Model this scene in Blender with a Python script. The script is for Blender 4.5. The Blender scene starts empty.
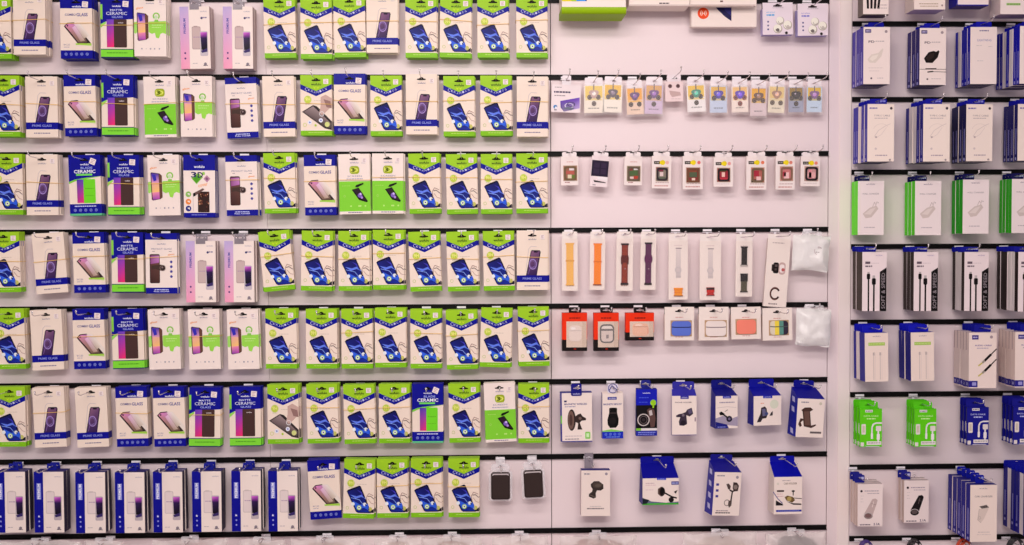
import bpy, math, random
from mathutils import Vector, Matrix, noise
from mathutils.geometry import tessellate_polygon
random.seed(7)
SC = bpy.context.scene
COL = SC.collection

# ------------------------------------------------------------------ camera
F, D, CAMZ = 1097.0, 3.0, 1.60
YAW, PITCH, ROLL = (math.radians(a) for a in (1.779, -1.886, 0.22))
RM = Matrix.Rotation(-YAW, 3, 'Z') @ Matrix.Rotation(PITCH, 3, 'X') @ Matrix.Rotation(ROLL, 3, 'Y')
cam_d = bpy.data.cameras.new('camera')
cam_d.sensor_width = 36.0
cam_d.lens = F / 1024 * 36.0
cam = bpy.data.objects.new('camera', cam_d)
COL.objects.link(cam)
cam.matrix_world = Matrix.Translation((0, -D, CAMZ)) @ (RM @ Matrix.Rotation(math.radians(90), 3, 'X')).to_4x4()
SC.camera = cam
VPX = 477.8

def at(px, py, d=0.0):
    """point of the wall plane, or of a plane d metres in front of it"""
    v = RM @ Vector(((px - 512) / F, 1, -(py - 272.5) / F))
    k = (D - d) / v.y
    return Vector((v.x * k, -d, CAMZ + v.z * k))

def lin(c):
    o = []
    for x in c[:3]:
        x /= 255.0
        o.append(x / 12.92 if x <= 0.04045 else ((x + 0.055) / 1.055) ** 2.4)
    return (o[0], o[1], o[2], 1.0)

# ------------------------------------------------------------------ materials
def nodes(name):
    m = bpy.data.materials.new(name); m.use_nodes = True
    nt = m.node_tree
    return m, nt, nt.nodes['Principled BSDF'], nt.nodes['Material Output']

def printed(name, rough, spec, coat=0.0):
    m, nt, p, out = nodes(name)
    a = nt.nodes.new('ShaderNodeVertexColor'); a.layer_name = 'Col'
    nz = nt.nodes.new('ShaderNodeTexNoise'); nz.inputs['Scale'].default_value = 900
    rp = nt.nodes.new('ShaderNodeMapRange')
    rp.inputs['To Min'].default_value = rough - .05; rp.inputs['To Max'].default_value = rough + .07
    nt.links.new(nz.outputs['Fac'], rp.inputs['Value'])
    nt.links.new(rp.outputs['Result'], p.inputs['Roughness'])
    nt.links.new(a.outputs['Color'], p.inputs['Base Color'])
    p.inputs['Specular IOR Level'].default_value = spec
    p.inputs['Coat Weight'].default_value = coat
    p.inputs['Coat Roughness'].default_value = .12
    return m

def plain(name, c, rough=.5, metal=0.0, spec=.5, bump=0.0, vary=0.0, scale=40):
    m, nt, p, out = nodes(name)
    p.inputs['Base Color'].default_value = lin(c)
    p.inputs['Roughness'].default_value = rough
    p.inputs['Metallic'].default_value = metal
    p.inputs['Specular IOR Level'].default_value = spec
    if bump or vary:
        tc = nt.nodes.new('ShaderNodeTexCoord')
        nz = nt.nodes.new('ShaderNodeTexNoise'); nz.inputs['Scale'].default_value = scale
        nt.links.new(tc.outputs['Object'], nz.inputs['Vector'])
        if vary:
            mx = nt.nodes.new('ShaderNodeMix'); mx.data_type = 'RGBA'
            mx.inputs['A'].default_value = lin([x * (1 - vary) for x in c]); mx.inputs['B'].default_value = lin(c)
            nt.links.new(nz.outputs['Fac'], mx.inputs['Factor'])
            nt.links.new(mx.outputs['Result'], p.inputs['Base Color'])
        if bump:
            b = nt.nodes.new('ShaderNodeBump'); b.inputs['Strength'].default_value = bump
            b.inputs['Distance'].default_value = .002
            nt.links.new(nz.outputs['Fac'], b.inputs['Height'])
            nt.links.new(b.outputs['Normal'], p.inputs['Normal'])
    return m

def clear(name, c, body, rough=.15):
    m, nt, p, out = nodes(name)
    p.inputs['Base Color'].default_value = lin(c)
    p.inputs['Roughness'].default_value = rough
    p.inputs['Specular IOR Level'].default_value = .7
    t = nt.nodes.new('ShaderNodeBsdfTransparent')
    mx = nt.nodes.new('ShaderNodeMixShader')
    mx.inputs[0].default_value = body
    nt.links.new(t.outputs[0], mx.inputs[1]); nt.links.new(p.outputs[0], mx.inputs[2])
    nt.links.new(mx.outputs[0], out.inputs['Surface'])
    return m

M_CARD = printed('printed_card', .48, .13, .03)
M_MATT = printed('matt_print', .7, .2)
M_WALL = plain('wall_laminate', (238, 221, 224), .42, 0, .3, 0, .025, 3)
M_SEAM = plain('panel_gap', (96, 80, 84), .8)
M_POST = plain('upright_laminate', (246, 231, 228), .4, 0, .3, 0, .02, 4)
M_RAIL = plain('black_rail', (9, 6, 7), .5, 0, .15, 0, .2, 60)
M_WIRE = plain('plated_wire', (222, 214, 216), .25, .75, .5, 0, .05, 300)
M_PLATE = plain('white_plastic_plate', (248, 242, 248), .35, 0, .5, 0, .04, 200)
M_BAND = plain('rubber', (252, 206, 104), .55, 0, .4, 0, .1, 400)
M_CLEAR = clear('clear_plastic', (244, 240, 244), .34)
M_SLEEVE = clear('clear_sleeve', (246, 242, 240), .07)
def film(name, c, body, rough):
    m = clear(name, c, body, rough); nt = m.node_tree
    p = nt.nodes['Principled BSDF']; tl = nt.nodes.new('ShaderNodeBsdfTranslucent'); tl.inputs['Color'].default_value = lin(c)
    m2 = nt.nodes.new('ShaderNodeMixShader'); m2.inputs[0].default_value = .25
    mx = [n for n in nt.nodes if n.type == 'MIX_SHADER' and n != m2][0]
    nt.links.new(p.outputs[0], m2.inputs[1]); nt.links.new(tl.outputs[0], m2.inputs[2]); nt.links.new(m2.outputs[0], mx.inputs[2])
    return m
M_BAG = film('bag_film', (255, 246, 244), .46, .14)
M_MILK = film('milky_bag_film', (255, 253, 252), .90, .3)
M_GREYTAB = clear('smoky_tab_film', (150, 140, 150), .62)

# ------------------------------------------------------------------ mesh building
# art space: u to the right and v down in units of 2.67 mm, w towards the viewer in mm
U = 0.00267
LAY = 0.22
_glyph = {}
SX = 1.0     # carton proportion across

def glyphs(s, bold):
    k = (s, bold)
    if k not in _glyph:
        cu = bpy.data.curves.new('lettering', 'FONT')
        cu.body = s; cu.resolution_u = 2
        cu.offset = .02 if bold else 0.0
        o = bpy.data.objects.new('lettering', cu)
        me = o.to_mesh()
        vs = [(v.co.x, v.co.y) for v in me.vertices]
        fs = [tuple(p.vertices) for p in me.polygons]
        o.to_mesh_clear()
        bpy.data.objects.remove(o); bpy.data.curves.remove(cu)
        x0 = min(v[0] for v in vs); x1 = max(v[0] for v in vs)
        y0 = min(v[1] for v in vs); y1 = max(v[1] for v in vs)
        vs = [((x - x0) / (x1 - x0) - .5, .5 - (y - y0) / (y1 - y0)) for x, y in vs]
        _glyph[k] = (vs, fs)
    return _glyph[k]

def ink(c):
    """printing ink: a little deeper in the dark tones"""
    return lin([255 * (x / 255) ** 1.22 for x in c])

class B:
    def __init__(s, u0=0.0, v0=0.0, mat=None):
        s.u0, s.v0, s.mats = u0, v0, [mat or M_CARD]
        s.V, s.Fc, s.C, s.mi, s.wbase = [], [], [], [], 0.0
    def P(s, u, v, w):
        s.V.append(((u - s.u0) * U * SX, -(w + s.wbase) / 1000.0, -(v - s.v0) * U)); return len(s.V) - 1
    def face(s, idx, cols):
        s.Fc.append(tuple(idx))
        s.C.append([ink(cols)] * len(idx) if not isinstance(cols, list) else [ink(c) for c in cols])
        s.mi.append(len(s.mats) - 1)
    def poly(s, pts, c, l=1):
        """flat print; convex or not"""
        a = sum(pts[i][0] * pts[(i + 1) % len(pts)][1] - pts[(i + 1) % len(pts)][0] * pts[i][1] for i in range(len(pts)))
        if a > 0:
            pts = pts[::-1]
            if isinstance(c, list): c = c[::-1]
        s.face([s.P(u, v, l * LAY) for u, v in pts], c); return s
    def rect(s, a, b, c, d, col, l=1): return s.poly([(a, b), (c, b), (c, d), (a, d)], col, l)
    def grad(s, a, b, c, d, top, bot, l=1): return s.poly([(a, b), (c, b), (c, d), (a, d)], [top, top, bot, bot], l)
    def disk(s, u, v, r, col, l=1, n=14, ry=None):
        ry = ry or r
        return s.poly([(u + r * math.cos(2 * math.pi * i / n), v + ry * math.sin(2 * math.pi * i / n)) for i in range(n)], col, l)
    def ring(s, u, v, r, t, col, l=1, n=18, a0=0, a1=360, sy=1.0):
        for i in range(n):
            p, q = (math.radians(a0 + (a1 - a0) * (i + k) / n) for k in (0, 1))
            s.poly([(u + (r - t) * math.cos(p), v + sy * (r - t) * math.sin(p)), (u + r * math.cos(p), v + sy * r * math.sin(p)),
                    (u + r * math.cos(q), v + sy * r * math.sin(q)), (u + (r - t) * math.cos(q), v + sy * (r - t) * math.sin(q))], col, l)
        return s
    def line(s, pts, t, col, l=1):
        for (a, b), (c, d) in zip(pts, pts[1:]):
            n = math.hypot(c - a, d - b) or 1; x, y = -(d - b) / n * t / 2, (c - a) / n * t / 2
            s.poly([(a + x, b + y), (c + x, d + y), (c - x, d - y), (a - x, b - y)], col, l)
        return s
    def dash(s, a, v, b, h, col, l=1):
        """a line of print too small to read: word-long strokes"""
        r = random.Random(int(a * 31 + v * 17 + b * 7)); u = a
        while u < b - .3:
            e = min(b, u + r.uniform(1.2, 3.2)); s.rect(u, v, e, v + h, col, l); u = e + .45
        return s
    def text(s, u, v, w, h, t, col, l=2, bold=True, rot=0.0, shear=0.0):
        vs, fs = glyphs(t, bold); ca, sa = math.cos(math.radians(rot)), math.sin(math.radians(rot))
        ids = []
        for x, y in vs:
            x, y = x * w - shear * y * h, y * h
            ids.append(s.P(u + x * ca - y * sa, v + x * sa + y * ca, l * LAY))
        for f in fs: s.face([ids[i] for i in f], col)
        return s
    def slab(s, pts, w0, w1, col, side=None, back=True):
        """outline extruded from depth w0 (rear) to w1 (front)"""
        n = len(pts)
        a = sum(pts[i][0] * pts[(i + 1) % n][1] - pts[(i + 1) % n][0] * pts[i][1] for i in range(n))
        if a > 0: pts = pts[::-1]
        f = [s.P(u, v, w1) for u, v in pts]; g = [s.P(u, v, w0) for u, v in pts]
        s.face(f, col)
        if back: s.face(g[::-1], side or col)
        for i in range(n):
            j = (i + 1) % n; s.face([f[i], g[i], g[j], f[j]], side or col)
        return s
    def hslab(s, outer, hole, w0, w1, col, side=None):
        n, m = len(outer), len(hole)
        tri = tessellate_polygon([[Vector((u, v, 0)) for u, v in outer], [Vector((u, v, 0)) for u, v in hole]])
        al = outer + hole
        f = [s.P(u, v, w1) for u, v in al]; g = [s.P(u, v, w0) for u, v in al]
        for t in tri:
            (a, b), (c, d), (e, h) = (al[i] for i in t)
            t = list(t) if (c - a) * (h - b) - (e - a) * (d - b) < 0 else list(t)[::-1]
            s.face([f[i] for i in t], col); s.face([g[i] for i in t[::-1]], side or col)
        for off, k in ((0, n), (n, m)):
            for i in range(k):
                j = (i + 1) % k; s.face([f[off + i], g[off + i], g[off + j], f[off + j]], side or col)
        return s
    def box(s, a, b, c, d, t, front, sides=None, top=None, bottom=None, w=0.0, bands=None):
        """carton; bands = [(v_from, v_to, colour)] wraps round front and sides"""
        bands = bands or [(b, d, front)]
        for (p, q, col) in bands:
            fl = [s.P(a, p, w), s.P(a, q, w), s.P(c, q, w), s.P(c, p, w)]
            bk = [s.P(a, p, w - t), s.P(a, q, w - t), s.P(c, q, w - t), s.P(c, p, w - t)]
            sc = sides if sides else col
            s.face([fl[0], fl[1], fl[2], fl[3]], col)
            s.face([bk[3], bk[2], bk[1], bk[0]], sc)
            s.face([fl[3], fl[2], bk[2], bk[3]], sc); s.face([bk[0], bk[1], fl[1], fl[0]], sc)
        T = [s.P(a, b, w), s.P(c, b, w), s.P(c, b, w - t), s.P(a, b, w - t)]
        s.face(T, top or sides or bands[0][2])
        Q = [s.P(a, d, w), s.P(a, d, w - t), s.P(c, d, w - t), s.P(c, d, w)]
        s.face(Q, bottom or sides or bands[-1][2])
        return s
    def use(s, m): s.mats.append(m); return s
    def mesh(s, name):
        me = bpy.data.meshes.new(name)
        me.from_pydata(s.V, [], s.Fc)
        for m in s.mats: me.materials.append(m)
        at_ = me.color_attributes.new('Col', 'FLOAT_COLOR', 'CORNER')
        at_.data.foreach_set('color', [x for f in s.C for c in f for x in c])
        me.polygons.foreach_set('material_index', s.mi)
        me.update()
        return me

def rrect(a, b, c, d, r, n=4):
    o = []
    for cx, cy, s in ((c - r, b + r, -90), (c - r, d - r, 0), (a + r, d - r, 90), (a + r, b + r, 180)):
        for i in range(n + 1):
            t = math.radians(s + 90 * i / n); o.append((cx + r * math.cos(t), cy + r * math.sin(t)))
    return o

def euro(u, v, w=9.0):
    """euro hanging slot outline round (u, v)"""
    k = w / 9.0
    pts = [(-4.5, -.2), (-2.2, -.55), (-1.5, -1.5), (-.6, -1.9), (.6, -1.9), (1.5, -1.5), (2.2, -.55), (4.5, -.2), (4.5, .9), (1.2, 1.25), (-1.2, 1.25), (-4.5, .9)]
    return [(u + x * k, v + y * k) for x, y in pts]

def link(name, me, parent=None):
    o = bpy.data.objects.new(name, me); COL.objects.link(o)
    if parent: o.parent = parent
    return o

def tag(o, label, cat, group=None, kind=None):
    o['label'] = label; o['category'] = cat
    if group: o['group'] = group
    if kind: o['kind'] = kind
    return o

WHITE = (241, 228, 222); CREAM = (239, 224, 212); LIME = (168, 210, 52); LIME2 = (142, 222, 72)
BLUE = (12, 14, 156); NAVY = (34, 32, 110); DARK = (42, 32, 34); GREY = (150, 140, 146); BLK = (20, 16, 18)
PURP = (92, 62, 128); LILAC = (196, 176, 214); ORNG = (238, 150, 70); LOGO = 'wofulo'

# ================================================================== screen protector cartons
W_, H_, TAB = 32.5, 60.0, 7.6
SX = .958

def tab_mesh(colour, t=10.5, w=W_, h=TAB, u0=16.25, v0=4.9, extra=None, hole=True):
    b = B(u0, v0)
    b.hslab([(0, 0), (0, h), (w, h), (w, 0)], euro(u0, v0), -1.2, 0, colour)
    # the folded card behind the slot is coloured dark to stand for shade inside
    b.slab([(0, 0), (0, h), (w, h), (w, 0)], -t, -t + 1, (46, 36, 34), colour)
    for (x0, x1) in ((0, .4), (w - .4, w)):
        b.slab([(x0, 0), (x0, h), (x1, h), (x1, 0)], -t + 1, -1.2, colour)
    b.slab([(0.4, 0), (0.4, .35), (w - .4, .35), (w - .4, 0)], -t + 1, -1.2, colour)
    if extra: extra(b)
    return b.mesh('hang_tab')

def sticker_mesh(u, v, s, rot=0, round_=False):
    b = B(16.25, 4.9)
    pts = rrect(u - s, v - s * .95, u + s, v + s * .95, s * (.7 if round_ else .12), 2)
    ca, sa = math.cos(math.radians(rot)), math.sin(math.radians(rot))
    R = lambda x, y: (u + (x - u) * ca - (y - v) * sa, v + (x - u) * sa + (y - v) * ca)
    b.slab([R(x, y) for x, y in pts], .3, .8, (240, 228, 228))
    b.wbase = .8
    for k, (q, e) in enumerate(((-.5, .6), (0, .3), (.5, .55))):
        p = [(u - s * .6, v + s * q - .25), (u + s * e, v + s * q - .25), (u + s * e, v + s * q + .2), (u - s * .6, v + s * q + .2)]
        b.poly([R(*x) for x in p], (188, 160, 160), 1)
    return b.mesh('price_sticker')

T1 = 10.5   # carton thickness in mm
def base(bands, sides=None, top=None):
    b = B(16.25, 4.9)
    b.box(0, TAB, W_, H_, T1, None, sides, top, None, 0, bands)
    return b

def art_lime(grey=False):
    b = base([(TAB, 9, LIME), (9, 14, CREAM), (14, 55.2, CREAM), (55.2, H_, (142, 200, 40))])
    b.poly([(0, 7.6), (32.5, 7.6), (32.5, 9), (16.3, 16), (0, 9)], LIME, 2)
    b.poly([(0, 9), (16.3, 16), (32.5, 9), (32.5, 14), (16.3, 21), (0, 14)], BLUE, 1)
    b.text(16.4, 9.2, 10.5, 2.4, LOGO, (36, 60, 26), 3)
    for i, ch in enumerate('CERAMICS'):
        u = 6.2 + i * 2.9; v = 13.6 + (5.0 - abs(u - 16.3) * .44) * .85
        b.text(u, v - .2, 2.0 if i else 2.8, 1.9 if i else 3.4, ch, (206, 206, 240), 4, False, 22 if u < 15 else -22 if u > 18 else 0)
    b.text(16.4, 12.6, 6, 2.2, 'V V', (220, 232, 60), 3)
    b.disk(7.6, 24.4, 4.0, (196, 212, 90)); b.ring(7.6, 24.4, 4.0, .5, (214, 220, 150), 2)
    b.text(7.6, 24.0, 5.2, 4.0, '9H', (240, 240, 150), 3)
    b.dash(5.2, 28.6, 10, .5, (190, 190, 160), 2)
    b.dash(14, 25, 24, .6, (214, 200, 188))
    if not grey:
        b.poly([(3.4, 32.6), (5, 31), (16.4, 26.6), (18, 27.4), (29, 52), (29, 54.4), (15.4, 54.4), (13.4, 53)], (16, 14, 62), 2)
        b.poly([(4.4, 33), (17, 28), (28, 53.6), (15, 53.8)], [(28, 40, 138), (26, 26, 104), (30, 60, 168), (24, 40, 150)], 3)
        b.poly([(9.8, 26.9 + 3), (14, 28.2), (14.5, 29.2), (10.2, 30.8)], (20, 16, 50), 4)
        b.poly([(7, 36), (14, 37.5), (19, 35.8), (25, 41), (19, 38), (13, 40)], (112, 140, 236), 4)
        b.poly([(14, 31), (19, 33), (23, 41), (18, 34)], (72, 66, 190), 4)
        b.poly([(10, 42), (18, 46), (26, 45), (28, 52), (22, 49), (14, 51)], (60, 110, 226), 4)
        b.line([(8, 39), (17, 41), (22, 47)], .5, (150, 180, 250), 5)
        for u, v, r in ((10.2, 45.4, 1.9), (16.8, 49, 2.5), (22.6, 45.6, 1.9)):
            b.disk(u, v, r, (232, 236, 240), 5, 10)
        b.ring(16.8, 49, 2.5, .7, (176, 214, 60), 6, 12); b.disk(16.8, 49, .8, (40, 50, 60), 6, 6)
        b.poly([(23.4, 44.8), (25, 46.5), (23, 47.2)], (30, 40, 120), 6)
        b.line([(25, 44), (24.4, 38), (26.6, 34.4), (31.5, 36.5)], .6, (176, 146, 140), 4)
        b.line([(25.5, 37.5), (28.5, 37), (32.2, 40)], .7, (120, 96, 100), 4)
        b.line([(26, 40), (29, 44), (32.2, 45)], .5, (190, 160, 150), 4)
        b.disk(28.4, 50.4, 2.2, (206, 204, 120), 4, 9); b.poly([(29, 52), (32.3, 50), (32.3, 54), (29, 54)], (44, 40, 60), 4)
        b.ring(4.4, 49.5, 1.7, .4, (190, 206, 120), 2, 10)
    else:
        b.poly([(1.5, 36.5), (13, 29.8), (17, 31), (32.3, 46), (32.3, 54.6), (25, 53)], (60, 50, 52), 2)
        b.poly([(3, 36.6), (13, 31), (31, 47.5), (31, 53), (25, 52)], [(128, 112, 114), (166, 148, 150), (150, 132, 130), (92, 78, 78), (74, 64, 64)], 3)
        b.poly([(21, 22), (26, 19.5), (32.3, 23), (32.3, 31), (27, 36), (22.5, 40), (19.5, 37), (21, 30)], (206, 178, 170), 4)
        b.poly([(24, 24), (31, 26), (32.3, 33), (27, 32)], (160, 128, 124), 5)
        b.ring(22, 38.6, 2.6, .6, (226, 224, 226), 6, 12)
        for u, v in ((9.5, 47), (21, 45)):
            b.disk(u, v, 2.2, (230, 232, 244), 5, 10); b.poly([(u - 1, v - .8), (u + 1.2, v - .2), (u, v + 1)], (60, 80, 190), 6)
        b.disk(27.5, 49, 2.6, (214, 218, 150), 5, 10); b.disk(15.5, 50, 1.2, (180, 210, 60), 5, 8)
        b.ring(4.4, 49.5, 2, .5, (206, 214, 120), 2, 10)
    b.dash(8, 56.8, 25, .7, (196, 226, 120), 2)
    return b.mesh('lime_carton')

def art_white():
    b = base([(TAB, 45.2, CREAM), (45.2, 52, BLUE), (52, H_, CREAM)])
    b.text(16.4, 8.9, 8.5, 1.5, LOGO, (110, 110, 160), 2, False)
    b.rect(25, 5, 29.5, 8.4, (228, 216, 212), 1) if False else None
    b.dash(25.6, 8.6, 29.6, .5, (214, 204, 206))
    b.line([(12.4, 45), (9.4, 41), (12.6, 18.5), (15, 16), (21, 16.4)], .5, (208, 196, 198))
    b.poly([(14.6, 21.6), (15.6, 19.8), (24.2, 20), (25.2, 21.8), (21, 45.2), (9.6, 45.2)], (44, 28, 64), 1)
    b.poly([(15.6, 20.8), (24.2, 21), (20.4, 45.2), (10.4, 45.2)], [(150, 110, 140), (126, 88, 128), (58, 34, 92), (72, 46, 106)], 2)
    b.poly([(18, 20.9), (22, 21), (21.6, 22.3), (18, 22.2)], (40, 26, 50), 3)
    b.ring(16.8, 34, 4.2, .8, (170, 146, 206), 3, 14, sy=1.3); b.ring(16.6, 34, 2.9, .4, (140, 116, 178), 3, 12, sy=1.3)
    b.line([(12, 44), (14, 38), (19, 36)], .5, (140, 110, 170), 3)
    b.text(16.2, 48.4, 20, 2.2, 'PRIME GLASS', (150, 158, 226), 2)
    b.dash(8, 55.3, 25, 1.0, (150, 142, 166))
    return b.mesh('white_carton')

def icons(b, v, n=5, u0=5.4, du=5.4, col=(150, 160, 226), l=2):
    for i in range(n):
        b.ring(u0 + i * du, v, 1.5, .45, col, l, 8); b.rect(u0 + i * du - .5, v - .5, u0 + i * du + .5, v + .5, col, l)

def art_blue():
    b = base([(TAB, 11, BLUE), (11, 52, CREAM), (52, H_, BLUE)])
    b.text(17, 9.2, 9.5, 2.0, LOGO, (236, 236, 250), 2)
    b.text(10.4, 17.2, 11, 2.2, 'COMBO', (120, 116, 164), 2)
    b.text(22.4, 17.2, 11.4, 3.2, 'GLASS', (112, 108, 168), 2)
    b.poly([(3.6, 28.6), (7, 25.2), (14, 24.6), (31, 45), (17.6, 45.4)], (70, 46, 50), 1)
    b.poly([(5, 28.2), (8, 26), (13.8, 25.6), (22, 35.4), (13, 37.4)], [(214, 150, 176), (226, 150, 206), (206, 150, 196), (170, 146, 136), (176, 140, 132)], 2)
    b.poly([(13, 37.4), (22, 35.4), (29.6, 44.4), (18.4, 44.6)], [(176, 140, 132), (176, 150, 136), (96, 78, 70), (140, 112, 100)], 2)
    b.poly([(25, 39.2), (27, 40.2), (30.8, 45), (27.4, 44.6)], (70, 56, 54), 3)
    b.poly([(13.5, 25.6), (19.5, 25.6), (28.4, 38), (24, 40.6)], [(232, 206, 222), (238, 228, 224), (226, 214, 202), (196, 180, 164)], 3); b.poly([(12, 30), (15, 28), (25, 42.6), (20.6, 43.4)], [(226, 182, 214), (232, 204, 226), (196, 178, 160), (186, 160, 146)], 4); b.disk(7.4, 28, .9, (90, 60, 80), 3, 8)
    b.poly([(14, 24.6), (20, 25), (32, 40), (31, 45)], (232, 222, 214), 2)
    b.rect(15.5, 45.2, 31.6, 46.8, (172, 214, 90), 3); b.poly([(20, 46.8), (31.6, 46.8), (31.6, 48)], (200, 224, 150), 2)
    b.text(6.4, 46.6, 6.4, 1.6, '9H 2.5D', (130, 126, 170), 2, False); b.dash(3.4, 48.6, 9, .6, (176, 170, 190))
    icons(b, 55.8)
    return b.mesh('blue_topped_carton')

def art_ceramic():
    b = base([(TAB, 22, BLUE), (22, 51.5, CREAM), (51.5, 59, LIME2), (59, H_, NAVY)])
    b.poly([(0, 21.9), (32.5, 21.9), (32.5, 22), (14, 23), (5, 24.6), (0, 27)], BLUE, 2)
    b.rect(0, 7.6, 2.2, 22.6, (150, 214, 90), 2)
    b.poly([(0, 27), (5, 24.6), (5.6, 26), (0, 31)], (162, 222, 110), 2)
    b.text(16.4, 9.3, 9, 1.9, LOGO, (236, 236, 250), 3)
    b.text(16, 13.2, 12, 1.8, 'MATTE', (214, 218, 246), 3)
    b.text(16.4, 16.5, 21, 3.0, 'CERAMIC', (232, 234, 250), 3, False)
    b.text(17, 20.0, 11, 2.0, 'GLASS', (170, 178, 236), 3)
    b.poly([(6.2, 22.4), (13.6, 22.4), (13.6, 49.6), (6.2, 49.6)], [(112, 80, 196), (136, 84, 200), (240, 62, 120), (214, 60, 140)], 3)
    b.slab(rrect(13.4, 22.2, 26.4, 49.8, .9, 2), 0, .7, (88, 62, 60)); b.text(20.4, 25.6, 5.6, 1.3, LOGO, (226, 216, 220), 5)
    for k in range(4): b.dash(15.5, 38 + k * 2.4, 24, .4, (86, 62, 60), 4)
    b.rect(0, 51.2, 32.5, 51.9, NAVY, 2); b.dash(6, 54.6, 27, .9, (100, 176, 50), 2)
    return b.mesh('matte_ceramic_carton')

def art_ceramic_green():
    b = base([(TAB, 21, BLUE), (21, 48.5, CREAM), (48.5, 58, BLUE), (58, H_, (112, 196, 150))])
    b.poly([(0, 20.8), (32.5, 20.8), (32.5, 21.2), (18, 22.4), (6, 24.2), (0, 26.4)], BLUE, 2)
    b.poly([(0, 26.4), (6, 24.2), (18, 22.4), (32.5, 21.2), (18, 23.8), (6, 26), (0, 28.6)], (140, 210, 80), 2)
    b.text(16.4, 9.3, 9, 1.9, LOGO, (236, 236, 250), 3)
    b.text(18.4, 12.8, 12, 2.2, 'BLADE', (170, 180, 240), 3)
    b.text(16.4, 16.4, 22, 3.4, 'CERAMIC', (240, 240, 250), 3)
    b.rect(7.6, 18.6, 24, 20.4, (130, 220, 110), 3)
    b.poly([(8, 24.2), (15, 24.2), (15, 47.4), (8, 47.4)], [(84, 74, 180), (112, 90, 190), (236, 62, 130), (196, 64, 150)], 3)
    b.slab(rrect(14.8, 24, 26.8, 47.6, .8, 2), 0, .7, (128, 220, 52)); b.dash(16.4, 33, 25, .5, (96, 170, 40), 4); b.dash(16.4, 40, 25, .4, (104, 180, 44), 4)
    b.dash(5, 50.2, 27, 1.0, (206, 210, 245), 2); icons(b, 54.6)
    return b.mesh('green_ceramic_carton')

def art_screen():
    b = base([(TAB, 27.2, WHITE), (27.2, 57.2, (144, 214, 70)), (57.2, H_, WHITE)], sides=(226, 222, 200))
    b.text(16.6, 8.6, 9, 1.5, LOGO, (110, 110, 170), 2, False); b.rect(23.8, 8, 28, 10, (228, 216, 214), 1)
    b.poly(rrect(11.4, 12, 21.6, 20, 2.8, 3), (170, 186, 46), 1); b.text(16.4, 16, 8, 5, 'D', (226, 232, 120), 2); b.text(15, 16, 4, 4.4, '3', (96, 110, 30), 3)
    b.text(16.5, 22.2, 15, 1.6, 'SCREEN', (150, 150, 178), 2, False); b.dash(8, 24.4, 25, .9, (182, 178, 200))
    b.dash(3, 31.5, 12, .4, (190, 220, 130), 2)
    b.poly([(13.2, 35.6), (20.4, 33.6), (29.8, 47.4), (28.6, 48.4), (20.6, 46)], BLK, 3)
    b.poly([(14.6, 35.8), (20.2, 34.4), (28.4, 46.8), (21.2, 45)], (52, 34, 50), 4)
    b.poly([(16.6, 33.2), (18, 31), (25.4, 28.8), (25.6, 30.2), (19, 33.4)], BLK, 4)
    b.disk(21.6, 41.4, 2.4, (138, 110, 196), 5, 8); b.disk(22.2, 40, 1.2, (210, 190, 240), 6, 7); b.disk(23.6, 43.6, 1.3, (180, 150, 220), 6, 7)
    b.ring(5.6, 42, 1.2, .4, (176, 214, 120), 2, 9)
    for u in (12, 20.4, 22, 27): b.disk(u, 52, .9, (196, 232, 140), 2, 7)
    b.dash(9, 58, 24, .8, (130, 126, 160), 2)
    return b.mesh('green_footed_carton')

def art_splash():
    b = base([(TAB, 26.5, WHITE), (26.5, 36, (214, 226, 170)), (36, H_, WHITE)], sides=(232, 222, 214))
    b.text(16.4, 8, 8.5, 1.5, LOGO, (110, 110, 160), 2, False); b.dash(26, 9, 31, .5, (214, 204, 206))
    b.text(5.8, 12.8, 7.4, 2.4, 'glass', (240, 168, 110), 2, True, -8)
    b.poly([(0, 27), (3, 26), (3.4, 36), (1.6, 38), (0, 37)], (172, 222, 120))
    b.poly([(15, 26), (32.5, 25.4), (32.5, 38.2), (29, 37), (26.6, 38), (25, 42.5), (22, 41.6), (21, 37), (18, 38), (15, 36.4)], (166, 222, 96))
    b.ring(22.6, 20.6, 3.6, 1.3, (150, 206, 90), 2, 14, 130, 410); b.disk(22.2, 21.6, 1.9, (206, 226, 190), 1, 10); b.poly([(21, 24), (24.4, 24), (25, 26.4), (20.4, 26.4)], (152, 208, 96), 2)
    b.dash(18, 29, 29, .8, (206, 236, 160), 3); b.dash(18, 31.4, 27, .6, (206, 236, 160), 3)
    b.poly([(2.8, 18), (3.6, 17), (12, 18.2), (14.4, 20.4), (14.6, 42), (12.6, 43.6), (4.6, 45), (3.4, 44)], (96, 62, 56), 2)
    b.poly([(3.4, 17.6), (11, 18.6), (11.4, 27.5), (3.8, 27)], [(60, 50, 150), (96, 70, 176), (226, 170, 196), (214, 160, 206)], 3)
    b.poly([(3.8, 27), (11.4, 27.5), (11.5, 36.5), (4.1, 37)], [(236, 180, 176), (236, 186, 160), (246, 206, 130), (240, 196, 140)], 3)
    b.poly([(4.1, 37), (11.5, 36.5), (11.6, 43.4), (4.6, 44.4)], [(244, 160, 176), (236, 150, 190), (196, 90, 190), (150, 80, 180)], 3)
    b.poly([(4, 19), (8, 19.6), (9, 25), (6, 26)], (70, 60, 190), 4)
    b.poly([(11.4, 18.8), (14, 20.6), (14.2, 41.6), (11.8, 43.2)], (120, 84, 72), 3)
    for u, r in ((7.6, .8), (12, .4), (16.4, .9), (20.5, .8), (25.4, .8)): b.disk(u, 52.6, r, (176, 170, 180), 2, 7)
    return b.mesh('green_splash_carton')

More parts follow.
